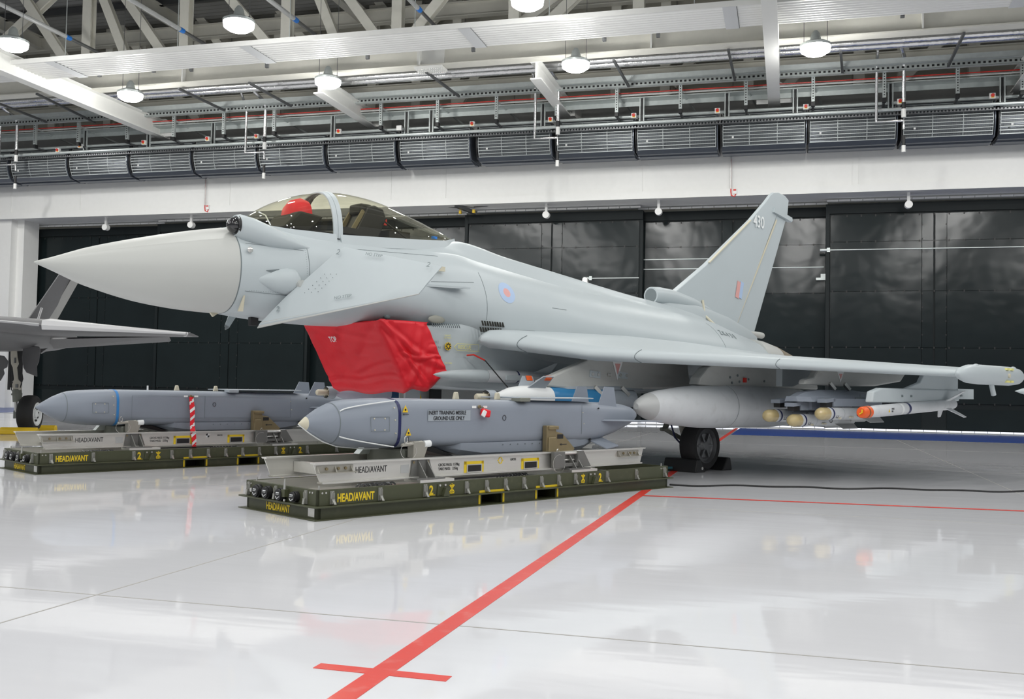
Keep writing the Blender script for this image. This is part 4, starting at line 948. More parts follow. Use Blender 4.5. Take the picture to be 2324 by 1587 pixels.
# drop tanks
def tank(sd, lbl):
    t = jthing('fuel_tank', lbl, 'fuel tank', 6.85, sd * 2.4, .99)
    prof = [(0, .04), (.04, .1), (.2, .165), (.45, .215), (.9, .265), (1.4, .305), (2.0, .32), (3.4, .32), (4.2, .28), (4.9, .17), (5.2, .05)]
    MB().lathe([(0, .001), (.0, .04), (.06, .1), (.2, .158), (.28, .182)], (0, 0, 0), (1, 0, 0), 40).build('nose_cone', M['clad2'], t)
    MB().lathe([(.28, .182)] + prof[3:], (0, 0, 0), (1, 0, 0), 40).build('tank_body', M['gwhite'], t, ang=60)
    MB().lathe([(1.99, .3215), (2.0, .3215)], (0, 0, 0), (1, 0, 0), 40, cap=False).build('tank_seam', M['seam'], t)
    return t
tank(1, 'large pale grey fuel tank under the port wing, above the wheel')
# laser guided bombs
def bomb(sd, lbl, bm):
    t = jthing('guided_bomb', lbl, 'bomb', 4.62, sd * 1.7, 1.085)
    MB().lathe([(-.03, .001), (-.02, .035), (.0, .045), (.1, .045), (.12, .04), (.3, .045)], (0, 0, 0), (1, 0, 0), 20).build('seeker_cap', M['ivory'], t)
    MB().lathe([(.14, .085), (.16, .09), (.27, .09), (.27, .075), (.15, .075)], (0, 0, 0), (1, 0, 0), 24, cap=False).build('seeker_ring', M['missilef'], t)
    m = MB()
    for a in (.78, 2.36, 3.93, 5.5): m.bar((.2, .04 * math.cos(a), .04 * math.sin(a)), (.2, .085 * math.cos(a), .085 * math.sin(a)), .1, .008)
    m.build('ring_strut', M['ivory'], t)
    MB().lathe([(.28, .045), (.35, .06), (.55, .125), (.75, .15), (.95, .155), (1.25, .145)], (0, 0, 0), (1, 0, 0), 28).build('guidance_section', M['lav'] if sd < 0 else M['textw'], t, ang=50)
    for a in (math.radians(55), math.radians(125), math.radians(-55), math.radians(-125)):
        d = Vector((0, -math.cos(a), math.sin(a))); u = Vector((1, 0, 0))
        f = MB().prism([u * .78 + d * .13, u * 1.12 + d * .13, u * 1.17 + d * .33, u * .98 + d * .33], Vector((0, .01, .01)))
        fo = f.build('canard_fin', M['missilef'], t, smooth=False)
        if sd > 0: MB().prism([u * 1.02 + d * .27 - Vector((0, .008, 0)), u * 1.13 + d * .27 - Vector((0, .008, 0)), u * 1.14 + d * .31 - Vector((0, .008, 0)), u * 1.03 + d * .31 - Vector((0, .008, 0))], Vector((0, .014, .03))).build('orange_mark', M['orange'], fo)
    MB().lathe([(1.25, .145), (1.3, .147), (2.3, .147), (2.5, .13)], (0, 0, 0), (1, 0, 0), 28).build('bomb_body', bm, t)
    MB().loft([[Vector((x, w * s, .12 + h * c)) for s, c in ((-1, 0), (-.6, .7), (0, 1), (.6, .7), (1, 0))] for x, w, h in ((1.2, .02, .01), (1.6, .09, .09), (2.6, .1, .1), (3.2, .08, .05))]).build('saddle', M['missilef'], t, ang=60)
    MB().lathe([(2.4, .15), (2.6, .14), (3.0, .13), (3.05, .05)], (0, 0, 0), (1, 0, 0), 24).build('tail_section', M['missilef'], t)
bomb(1, 'white nosed guided bomb with blue body and orange marked fins behind the nearer missile', M['blueb'])
bomb(-1, 'grey guided bomb with dark blue body half hidden behind the red intake cover', mat('bomb_dark_blue', (.01, .06, .16), .4))
# semi-recessed air-to-air missile at the intake corner
t = jthing('air_missile', 'slim grey missile recessed along the lower edge of the jet body, above the guided bomb', 'missile', 4.49, 1.02, 1.355)
MB().lathe([(0, .001), (.05, .02), (.15, .041), (.3, .06), (.5, .074), (.7, .081), (.9, .083)], (0, 0, 0), (1, 0, 0), 24).build('missile_nose', M['jet'], t, ang=60)
MB().lathe([(.9, .083), (3.4, .083), (3.45, .06)], (0, 0, 0), (1, 0, 0), 24).build('missile_body', M['gwhite'], t)
MB().lathe([(1.45, .0845), (1.48, .0845)], (0, 0, 0), (1, 0, 0), 24, cap=False).build('body_band', M['navy'], t)
MB().lathe([(.9, .0842), (.905, .0842)], (0, 0, 0), (1, 0, 0), 24, cap=False).build('nose_joint', M['seam'], t)
for s in (1, -1): MB().prism([(1.75, -.06 , .06 * s), (2.1, -.06, .06 * s), (2.1, -.2, .2 * s), (2.05, -.2, .2 * s)], (0, .01, 0)).build('missile_fin', M['jet'], t, smooth=False)
MB().b2((1.2, -.1, -.05), (2.2, -.06, .02)).build('cable_duct', M['jet'], t, bevel=.01)
# triple launcher with three missiles
t = jthing('missile_launcher', 'blue grey triple missile launcher under the outboard port pylon', 'launcher', 9.2, 3.6, 1.26)
body_ = [[(.0, .10, -.14), (.0, -.10, -.14)], ]
MB().loft([[Vector((x, -w, z0)), Vector((x, -w * .75, z0 + .07)), Vector((x, -w * .3, z1)), Vector((x, w * .3, z1)), Vector((x, w * .75, z0 + .07)), Vector((x, w, z0))] for x, w, z0, z1 in ((-.45, .1, -.17, -.1), (-.2, .2, -.17, -.04), (.25, .27, -.15, .0), (1.2, .27, -.13, .0), (1.75, .12, -.1, -.02))]).build('launcher_body', M['missile'], t, smooth=False)
for (y, z, x) in ((.3, -.22, -.35), (0, -.26, -.5), (-.3, -.2, -.15)):
    MB().prism([(x, y - .07, z + .02), (x, y + .07, z + .02), (x + .25, y + .07, z + .04), (x + .25, y - .07, z + .04)], (0, 0, .05)).b2((x + .2, y - .07, z - .03), (x + 1.7, y + .07, z + .08)).build('launch_rail', M['missile'], t, smooth=False)
    MB().b2((x + .04, y - .05, z - .04), (x + .2, y + .05, z + .02)).build('rail_socket', M['black'], t, smooth=False)
MB().b2((-.1, -.12, -.28), (.4, .1, -.15)).build('centre_block', M['missile'], t, smooth=False)
MB().b2((.75, -.345, -.12), (1.25, -.335, -.1)).b2((.9, -.345, -.1), (.93, -.335, -.06)).build('launcher_latch', M['seam'], t, smooth=False)
pr = None
for i, (dx, lt, dz, lb) in enumerate(((-.62, 3.3, .885, 'far one on the left'), (-.52, 3.62, .83, 'lowest one in the middle'), (-.32, 3.93, .93, 'nearest one on the right'))):
    lb = 'white missile with glossy tan dome on the triple launcher, ' + lb
    if pr is None:
        pr = jthing('anti_tank_missile', lb, 'missile', 9.2 + dx, lt, dz, 'missiles on the triple launcher')
        MB().lathe([(0, .001), (.005, .035), (.03, .066), (.075, .085), (.12, .088), (.22, .09)], (0, 0, 0), (1, 0, 0), 28).build('seeker_dome', M['tan'], pr, ang=80)
        MB().lathe([(.22, .09), (1.75, .09), (1.78, .07)], (0, 0, 0), (1, 0, 0), 28).build('missile_tube', M['gwhite'], pr)
        MB().lathe([(.28, .0915), (.32, .0915)], (0, 0, 0), (1, 0, 0), 28, cap=False).build('blue_band', M['navy'], pr)
        MB().lathe([(.6, .0915), (.605, .0915)], (0, 0, 0), (1, 0, 0), 28, cap=False).build('joint_ring', M['textg'], pr)
        MB().tube([(.38, -.088, -.02), (.37, -.075, -.055), (.42, -.075, -.055), (.43, -.088, -.02)], .004, 4).build('lettering', M['textk'], pr)
        MB().tube([(1.0 + .04 * math.cos(a), -.0905 - .0, .0 + .04 * math.sin(a)) for a in np.linspace(0, 6.28, 16)], .004, 4).build('target_mark', M['textk'], pr)
        for s in (-1, 1): MB().prism([(1.15, .06 * s, -.06), (1.25, .15 * s, -.13), (1.7, .15 * s, -.13), (1.75, .06 * s, -.06)], (0, 0, .01)).build('tail_wing', M['clad2'], pr, smooth=False)
        MB().b2((.45, -.09, -.075), (.5, -.07, -.05)).b2((.75, -.1, -.06), (.85, -.08, -.04)).build('wing_latch', M['ivory'], pr)
    else: dup(pr, jw(9.2 + dx, lt, dz), label=lb)
# short range missile on its rail
t = jthing('launch_rail_pylon', 'pale grey missile rail and strut under the outer port wing', 'launcher', 9.3, 4.45, 1.3)
MB().loft([[Vector((x, y, z)) for x, z in ((0, -.2), (.05, -.05), (.3, .0), (1.1, .0), (3.0, .0), (3.0, -.17), (1, -.2))] for y in (-.055, .055)]).build('rail_body', M['jet'], t, smooth=False, bevel=.02)
MB().loft([[Vector((x, y, z)) for x, z in ((1.05, -.01), (1.6, .1), (1.75, .24), (3.0, .24), (3.0, -.01))] for y in (-.035, .035)]).build('rail_strut', M['jet'], t, smooth=False, bevel=.015)
MB().b2((2.95, -.045, -.14), (3.6, .045, .02)).build('rail_tail', M['jet'], t, smooth=False)
m = MB()
for x, z in ((3.05, -.06), (3.05, -.1), (.9, -.12), (1.2, -.12)): m.b2((x, -.062, z), (x + .05, -.055, z + .03))
m.build('rail_slots', M['seam'], t, smooth=False)
t = jthing('air_missile', 'white missile with orange nose cap under the outer port wing rail', 'missile', 9.0, 4.5, .965)
t.rotation_euler = (0, -math.radians(2.2), TH)
MB().lathe([(-.02, .06), (.0, .075), (.18, .083), (.2, .07)], (0, 0, 0), (1, 0, 0), 24).build('nose_cap', M['orange'], t)
MB().lathe([(.08, .086), (.1, .086)], (0, 0, 0), (1, 0, 0), 24, cap=False).build('cap_strap', M['khaki'], t)
MB().tube([(-.03, -.02, .04), (-.035, -.02, .0), (-.03, .02, -.02)], .01, 5).build('cap_ribbon', M['yellow'], t)
MB().lathe([(.18, .055), (.3, .078), (.45, .083), (2.95, .083), (3.05, .07)], (0, 0, 0), (1, 0, 0), 28).build('missile_body', M['gwhite'], t)
MB().lathe([(1.3, .0845), (1.37, .0845)], (0, 0, 0), (1, 0, 0), 28, cap=False).build('blue_band', M['navy'], t)
MB().lathe([(1.08, .0845), (1.14, .0845)], (0, 0, 0), (1, 0, 0), 28, cap=False).build('pink_band', M['textw'], t)
for a in (45, 135, 225, 315):
    a = math.radians(a); d = Vector((0, math.cos(a), math.sin(a)))
    MB().prism([Vector((2.6, 0, 0)) + d * .07, Vector((2.8, 0, 0)) + d * .07, Vector((3.05, 0, 0)) + d * .28, Vector((2.95, 0, 0)) + d * .28], d.cross(Vector((1, 0, 0))) * .012).build('tail_fin', M['gwhite'], t, smooth=False)
text('lettering', 'MISSILE\nMK 1', .035, M['textk'], (.72, -.0845, .01), (1, 0, 0), (0, 0, 1), t, .8)
MB().prism([(.62, -.085, -.02), (.67, -.085, -.02), (.645, -.085, .02)], (0, -.002, 0)).build('warning_mark', M['yellow'], t)
# stray nose at the right frame edge
q = at(2303, 888, Y=19.0)
t = thing('missile_nose', 'grey pointed nose of another missile at the right edge below the wing tip pod', 'missile', q, math.radians(10))
MB().lathe([(0, .001), (.1, .04), (.25, .08), (.4, .1), (2.5, .1), (2.6, .05)], (0, 0, 0), (1, 0, 0), 20).build('missile_body', M['jet'], t)
MB().bar((1.2, 0, .08), (1.2, 0, .3), .3, .05).build('mount', M['jet'], t)
# wheel chocks
def chock(lbl, cat, loc, rz, m, w=.62, group=None):
    t = thing('wheel_chock', lbl, cat, loc, rz, group)
    MB().loft([[Vector((x, y, z)) for x, z in ((-.15, 0), (-.14, .05), (-.1, .19), (-.02, .2), (.06, .08), (.12, 0))] for y in (-w / 2, w / 2)]).build('chock_body', m, t, smooth=False, bevel=.015)
    MB().cyl((.02, -w / 2 - .005, .06), (.02, -w / 2, .06), .022).cyl((.02, -w / 2 - .007, .06), (.02, -w / 2, .06), .01).build('end_screw', M['steel'], t)
    return t
wc = jw(9.21, 1.78, 0)
chock('black rubber chock in front of the jet wheel', 'wheel chock', wc - JD * .36, TH, M['black'], .6)
chock('black rubber chock behind the jet wheel', 'wheel chock', wc + JD * .36, TH + math.pi, M['black'], .55)
m = MB().tube([wc - JD * .5 + Vector((-.1, 0, .05)), wc - JD * .6 + Vector((-.3, .1, .04)), wc - JD * .4 + Vector((-.45, .2, .03))], .02, 6).build('chock_rope', mat('rope_teal', (.02, .12, .15), .7))
tag(m, 'dark teal rope trailing from the front wheel chock', 'rope')
# cable on the floor
pts = []
for i in range(60):
    u = i / 59; x = 1520 + u * 820; q = at(x, 1100 + (x - 1520) * .0197 + 2.0 * math.sin(u * 23) * math.sin(u * 7 + 1), z=.012); pts.append(q)
m = MB().tube(pts, .012, 6).build('floor_cable', M['black']); tag(m, 'thin black cable lying across the white floor right of the nearer pallet', 'cable')
# ================================================================== MISSILE PALLETS AND TRAINING MISSILES
M['latch'] = mat('latch_zinc', (.36, .36, .33), .4, .6)
def pallet(A, rz, lbl, far):
    t = thing('missile_pallet', lbl, 'pallet', (A[0], A[1], 0), rz, 'missile transport pallets')
    Lc, Wc = 5.25, 1.21
    b = MB()
    b.b2((-.0, -.0, .0), (Lc + .05, Wc + .1, .008)); 
    # lower channel with fork pockets
    segs = [(.06, 2.06), (2.34, 2.9), (3.18, Lc)]
    for x0, x1 in segs: b.b2((x0, .06, .006), (x1, .1, .112)); b.b2((x0, Wc, .006), (x1, Wc + .04, .112))
    b.b2((.06, .06, .006), (.1, Wc + .04, .112)); b.b2((Lc - .04, .06, .006), (Lc, Wc + .04, .112))
    for x0 in (2.06, 2.9): b.b2((x0 - .02, .06, .0), (x0, Wc, .11)); b.b2((x0 + .28, .06, 0), (x0 + .3, Wc, .11))
    b.b2((.1, .1, .1), (Lc - .04, Wc, .112))
    b.b2((0, 0, .112), (Lc + .05, Wc + .1, .126))
    b.build('base_channel', M['olive'], t, smooth=False, bevel=.002)
    w = MB()
    w.b2((.05, .05, .126), (Lc, .075, .268)).b2((.05, Wc + .02, .126), (Lc, Wc + .045, .268)).b2((.05, .05, .126), (.075, Wc + .045, .268)).b2((Lc - .025, .05, .126), (Lc, Wc + .045, .268))
    w.build('side_wall', M['olive'], t, smooth=False, bevel=.003)
    MB().b2((.075, .075, .126), (Lc - .025, Wc + .02, .15)).b2((.076, .076, .15), (Lc - .026, .09, .262)).b2((.076, Wc + .005, .15), (Lc - .026, Wc + .019, .262)).b2((.076, .09, .15), (.09, Wc, .262)).build('inner_tray', M['alu'], t, smooth=False)
    for x0 in (2.06, 2.9):
        MB().b2((x0 - .045, .056, .012), (x0 - .02, .06, .112)).b2((x0 + .3, .056, .012), (x0 + .325, .06, .112)).b2((x0 - .045, .046, .128), (x0 + .325, .05, .15)).build('fork_pocket_marking', M['texty'], t, smooth=False)
        MB().b2((x0, .3, .01), (x0 + .28, .32, .1)).build('fork_pocket_back', M['black'], t, smooth=False)
    def latch(x, y, nx, ny):
        m = MB(); m.M = Matrix.Translation((x, y, .195)) @ Matrix.Rotation(math.atan2(ny, nx) + math.pi / 2, 4, 'Z')
        m.b2((-.022, -.008, -.06), (.022, 0, .06)).b2((-.016, -.03, -.055), (.016, -.008, -.01)).tube([(-.012, -.02, -.02), (-.014, -.022, .04), (0, -.018, .055), (.014, -.022, .04), (.012, -.02, -.02)], .004, 5)
        m.prism([(-.012, -.03, -.02), (.012, -.03, -.02), (.024, -.045, -.06), (-.002, -.045, -.06)], (0, .008, 0))
        m.build('toggle_latch', M['latch'], t, smooth=False)
    for x in (.204, .743, 1.29, 1.834, 2.113, 2.387, 2.662, 2.936, 3.214, 3.493, 4.052, 4.6, 5.166): latch(x, .05, 0, -1)
    for y in (1.227 - .03, .717, .221): latch(.05, y, -1, 0)
    for y, r in ((1.0, .062), (.83, .06), (.6, .06), (.37, .05)):
        c = MB().cyl((.05, y, .185), (.01, y, .185), r, n=28).cyl((.01, y, .185), (-.012, y, .185), r * .86, n=28).build('round_cap', M['black'], t)
        MB().b2((-.0135, y - .025, .2), (-.012, y + .025, .208)).b2((-.0135, y - .02, .188), (-.012, y + .03, .191)).tube([(-.014, y + .03, .17), (-.02, y, .15), (-.014, y - .03, .17)], .003, 4).build('cap_label', M['textw'], c)
    MB().cyl((.05, 1.12, .185), (.02, 1.12, .185), .02).build('small_connector', M['steel'], t)
    for x, y in ((.1, .1), (.1, 1.15), (Lc - .08, .1), (Lc - .35, .1 + .9)): MB().cyl((x, y, .2), (x, y, .3), .012, .007).build('locating_pin', M['steel'], t)
    MB().b2((.0, .5, .17), (.05, .56, .24)).build('pin_holder', M['olive'], t, smooth=False)
    MB().cyl((.02, .53, .13), (.02, .53, .15), .012).cyl((.02, .53, .24), (.02, .53, .33), .014, .007).build('pin_tool', M['steel'], t)
    m = MB()
    for p in ((.1, .05), (.14, .05), (5.14, .05), (5.1, .05)): m.cyl((p[0], .045, .24), (p[0], .05, .24), .009)
    for y in (.12, .16, 1.2, 1.16): m.cyl((.044, y, .24), (.05, y, .24), .009)
    m.build('corner_rivet', M['steel'], t, kind='stuff')
    # writing on the side and the end
    text('yellow_lettering', 'HEAD/AVANT', .104, M['texty'], (.262, .0485, .152), (1, 0, 0), (0, 0, 1), t, .64, bold=.003)
    text('yellow_lettering', 'HEAD/AVANT', .095, M['texty'], (.058, .9, .025), (0, -1, 0), (0, 0, 1), t, .68, bold=.003)
    for x0 in (1.345, 3.905):
        text('yellow_numeral', '2', .12, M['texty'], (x0, .0485, .152), (1, 0, 0), (0, 0, 1), t, .85, bold=.004)
        MB().b2((x0, .0475, .14), (x0 + .075, .0495, .148)).build('numeral_underline', M['texty'], t, smooth=False)
    for x0 in (1.64, 3.63):
        m = MB()
        def st(a, b_): m.bar((x0 + a[0], .048, .14 + a[1]), (x0 + b_[0], .048, .14 + b_[1]), .012, .002, (0, 1, 0))
        for a, b_ in (((-.03, .09), (.03, .02)), ((.03, .09), (-.03, .02)), ((0, .1), (0, .0)), ((-.03, .01), (.03, .01)), ((-.025, .09), (0, .075)), ((.025, .09), (0, .075)), ((0, .105), (.0, .09))): st(a, b_)
        m.build('lifting_symbol', M['texty'], t, smooth=False)
    for x0 in (1.51, 3.785):
        MB().prism([(x0 - .07, .048, .13), (x0 + .07, .048, .13), (x0 + .05, .048, .245), (x0 - .06, .048, .245)], (0, -.008, 0)).prism([(x0 - .02, .04, .13), (x0 + .065, .04, .13), (x0 + .035, .04, .21), (x0 + .01, .04, .21)], (0, -.045, 0)).build('tie_down_bracket', M['olive'], t, smooth=False, bevel=.003)
        MB().cyl((x0 - .04, .03, .235), (x0 - .04, .04, .235), .011).cyl((x0 + .03, .03, .235), (x0 + .03, .04, .235), .011).build('bracket_bolt', M['steel'], t)
    MB().b2((.057, .1, .025), (.0595, .2, .1)).build('data_plate', M['alu'], t, smooth=False)
    # ---- cradle: two rails on sprung mounts
    def rail(y, s):
        m = MB(); pr_ = lambda z: .02 + (.5 - z) * .42
        for (z0, z1, w_) in ((.485, .5, .085), (.305, .32, .085), (.32, .485, .012)):
            x0 = .09 + (.5 - z1) * .45; x0b = .09 + (.5 - z0) * .45; e1 = 4.93 - (.5 - z1) * .35; e0 = 4.93 - (.5 - z0) * .35
            m.loft([[(x0b, y - w_ / 2, z0), (x0b, y + w_ / 2, z0), (x0, y + w_ / 2, z1), (x0, y - w_ / 2, z1)], [(e0, y - w_ / 2, z0), (e0, y + w_ / 2, z0), (e1, y + w_ / 2, z1), (e1, y - w_ / 2, z1)]])
        r = m.build('cradle_rail', M['alu'], t, smooth=False)
        ys = y - .006 * s
        if s > 0:
            text('black_lettering', 'HEAD/AVANT', .085, M['textk'], (.56, ys - .002, .385), (1, 0, 0), (0, 0, 1), r, .7)
            text('black_lettering', 'GROSS MASS: 1570kg\nTARE MASS:   235kg', .04, M['textk'], (1.58, ys - .002, .405), (1, 0, 0), (0, 0, 1), r, .78)
            text('black_lettering', 'GROSS', .035, M['textk'], (2.6, ys - .002, .425), (1, 0, 0), (0, 0, 1), r, .8)
            for x0 in (1.96, 2.8):
                MB().b2((x0 - .03, ys - .004, .325), (x0, ys, .44)).b2((x0 + .215, ys - .004, .325), (x0 + .245, ys, .44)).b2((x0 - .03, ys - .004, .41), (x0 + .245, ys, .44)).build('window_marking', M['texty'], r, smooth=False)
                MB().b2((x0, ys - .012, .325), (x0 + .215, ys, .41)).build('rail_window_frame', M['steel'], r, smooth=False)
                MB().b2((x0 + .015, ys - .014, .335), (x0 + .2, ys - .011, .4)).build('rail_window', M['black'], r, smooth=False)
            if far:
                m = MB(); cy_ = (2.45, ys - .003, .435)
                for q in range(4):
                    a0 = q * math.pi / 2; pts = [Vector((cy_[0], cy_[1], cy_[2]))] + [Vector((cy_[0] + .03 * math.cos(a0 + k_ * .26), cy_[1], cy_[2] + .03 * math.sin(a0 + k_ * .26))) for k_ in range(7)]
                    if q % 2: m.poly(pts)
                m.build('balance_mark', M['textk'], r); m = MB().cyl((cy_[0], ys - .0025, cy_[2]), (cy_[0], ys, cy_[2]), .03, n=24).build('balance_disc', M['textw'], r)
            else:
                m = MB().tube([(2.45 + .025 * math.cos(a), ys - .003, .435 + .03 * math.sin(a)) for a in np.linspace(.2, 2.9, 10)], .005, 4).tube([(2.45 + .025 * math.cos(a), ys - .003, .43 + .03 * math.sin(a)) for a in np.linspace(3.4, 6.1, 10)], .005, 4)
                m.b2((2.41, ys - .004, .428), (2.43, ys, .438)).b2((2.47, ys - .004, .428), (2.49, ys, .438)).build('balance_mark', M['texty'], r)
            MB().b2((1.1, ys - .003, .36), (1.2, ys, .44)).build('faded_plate', M['clad2'], r, smooth=False)
        return r
    rail(.2, 1); rail(1.02, -1)
    [MB().b2(a_, b_).build('cross_member', M['alu'], t, smooth=False) for a_, b_ in (((.42, .21, .35), (.5, 1.01, .45)), ((1.3, .25, .31), (1.45, .98, .38)), ((3.35, .25, .31), (3.5, .98, .38)), ((4.55, .21, .34), (4.62, 1.01, .46)))]
    for x0 in (.13, 4.42): # end angle brackets with bolts
        a = MB(); a.b2((x0, .185, .405), (x0 + .4, .194, .47)); a.b2((x0, .14, .40), (x0 + .42, .194, .408))
        for q in (0.0, .19, .37): a.prism([(x0 + q, .19, .405), (x0 + q, .19, .47), (x0 + q, .145, .405)], (.008, 0, 0))
        a.build('angle_bracket', M['bracket2'], t, smooth=False)
        m = MB()
        for q in (.1, .23, .31): m.cyl((x0 + q, .17, .44), (x0 + q, .185, .44), .014, n=6)
        m.build('bracket_bolt', M['khaki'], t)
    for x0, mir in ((1.21, 1), (3.42, -1)): # gusset feet
        a = MB(); a.prism([(x0 - .0, .19, .31), (x0 + .3, .19, .31), (x0 + .24, .19, .485), (x0 + .03, .19, .485)], (0, -.01, 0))
        for q in (.09, .2): a.prism([(x0 + q, .18, .485), (x0 + q, .18, .31), (x0 + q + .02, .06, .31)], (.01, 0, 0))
        a.b2((x0 - .02, .05, .298), (x0 + .34, .19, .312)); a.build('gusset_foot', M['bracket'], t, smooth=False)
        MB().b2((x0 + .02, .05, .268), (x0 + .46, .3, .296)).build('mount_plate', M['alu'], t, smooth=False); MB().b2((x0 + .02, .95, .268), (x0 + .46, 1.2, .296)).build('mount_plate', M['alu'], t, smooth=False)
        m = MB()
        for q in range(11): m.tube([(x0 + .08 + q * .033, .08, .268), (x0 + .1 + q * .033, .075, .25), (x0 + .11 + q * .033, .08, .235)], .006, 4)
        m.build('wire_spring', M['dsteel'], t, kind='stuff')
        m = MB()
        for q in (.04, .22): m.cyl((x0 + q, .175, .46), (x0 + q, .19, .46), .014, n=6)
        m.build('bracket_bolt', M['khaki'], t)
    for x0 in (.72, 2.6): # coil springs
        m = MB(); pts = [(x0 + i_ * .0035, .35 + .05 * math.cos(i_ * .45), .21 + .05 * math.sin(i_ * .45)) for i_ in range(120)]
        m.tube(pts, .009, 5).build('coil_spring', M['dsteel'], t)
    # clamps that hold the missile
    a = MB(); pass
    a.prism([(1.28, .22, .5), (1.42, .22, .5), (1.46, .22, .6), (1.4, .22, .66), (1.28, .22, .66)], (0, .1, 0)); fc2 = MB().prism([(1.12, .9, .5), (1.42, .9, .5), (1.38, .85, .62), (1.2, .85, .62)], (0, .1, 0))
    fc2.build('front_clamp', M['galv'], t, smooth=False, bevel=.006)
    a.cyl((1.14, .24, .625), (1.4, .24, .65), .018)
    a.build('front_clamp', M['bracket2'], t, smooth=False, bevel=.006)
    MB().cyl((1.42, .24, .63), (1.5, .24, .635), .035).build('clamp_knob', M['textw'], t)
    wl_ = lambda cx, cz, rx, rz_, y: [(cx + rx * math.cos(q), y, cz + rz_ * math.sin(q)) for q in np.linspace(1.2, 6.8, 18)]
    MB().tube(wl_(1.18, .68, .018, .035, .22), .005, 5).build('pin_ring', M['steel'], t); MB().tube(wl_(1.2, .57, .1, .08, .2), .0025, 4).build('safety_wire', M['steel'], t)
    MB().b2((1.25, .35, .38), (1.5, .95, .58)).build('support_saddle', M['gearg'], t, smooth=False, bevel=.02); MB().b2((3.25, .35, .38), (3.5, .95, .45)).build('support_saddle', M['gearg'], t, smooth=False, bevel=.02)
    a = MB()
    a.prism([(3.2, .22, .46), (3.6, .22, .46), (3.68, .22, .52), (3.46, .22, .70), (3.36, .22, .72), (3.34, .22, .79), (3.2, .22, .79)], (0, .07, 0))
    a.prism([(3.2, .18, .5), (3.36, .18, .5), (3.33, .2, .66), (3.22, .2, .66)], (0, .05, 0)); a.b2((3.22, .2, .745), (3.38, .3, .785))
    c = a.build('rear_clamp', M['khaki'], t, smooth=False, bevel=.008)
    MB().b2((3.37, .216, .64), (3.47, .2195, .69)).build('clamp_slot', M['black'], c, bevel=.01)
    MB().bar((3.43, .2175, .575), (3.53, .2175, .575), .008, .002, (0, 1, 0)).prism([(3.41, .2175, .575), (3.44, .2175, .588), (3.44, .2175, .562)], (0, -.002, 0)).build('arrow_mark', M['textk'], c, smooth=False)
    MB().cyl((3.36, .16, .475), (3.64, .16, .475), .018).cyl((3.36, .17, .4), (3.6, .17, .4), .014).build('hinge_pin', M['steel'], c)
    MB().cyl((3.64, .16, .475), (3.72, .16, .475), .03).build('clamp_knob', M['textw'], c)
    MB().b2((3.2, .1, .32), (3.38, .15, .5)).prism([(3.6, .12, .32), (3.85, .12, .32), (3.72, .12, .5), (3.64, .12, .5)], (0, .05, 0)).b2((3.38, .11, .33), (3.6, .16, .37)).build('clamp_base', M['bracket'], t, smooth=False, bevel=.004)
    MB().tube(wl_(3.28, .37, .1, .1, .1), .0025, 4).build('safety_wire', M['steel'], t); MB().tube(wl_(3.31, .5, .018, .03, .15), .005, 5).build('pin_ring', M['steel'], t)
    MB().tube([(4.35, .6, .152), (4.4, .55, .22), (4.6, .5, .2), (4.62, .5, .152)], .008, 5).build('loose_cable', M['black'], t)
    MB().b2((1.7, .12, .27), (2.5, .17, .285)).build('strap_tray', M['black'], t, smooth=False)
    return t
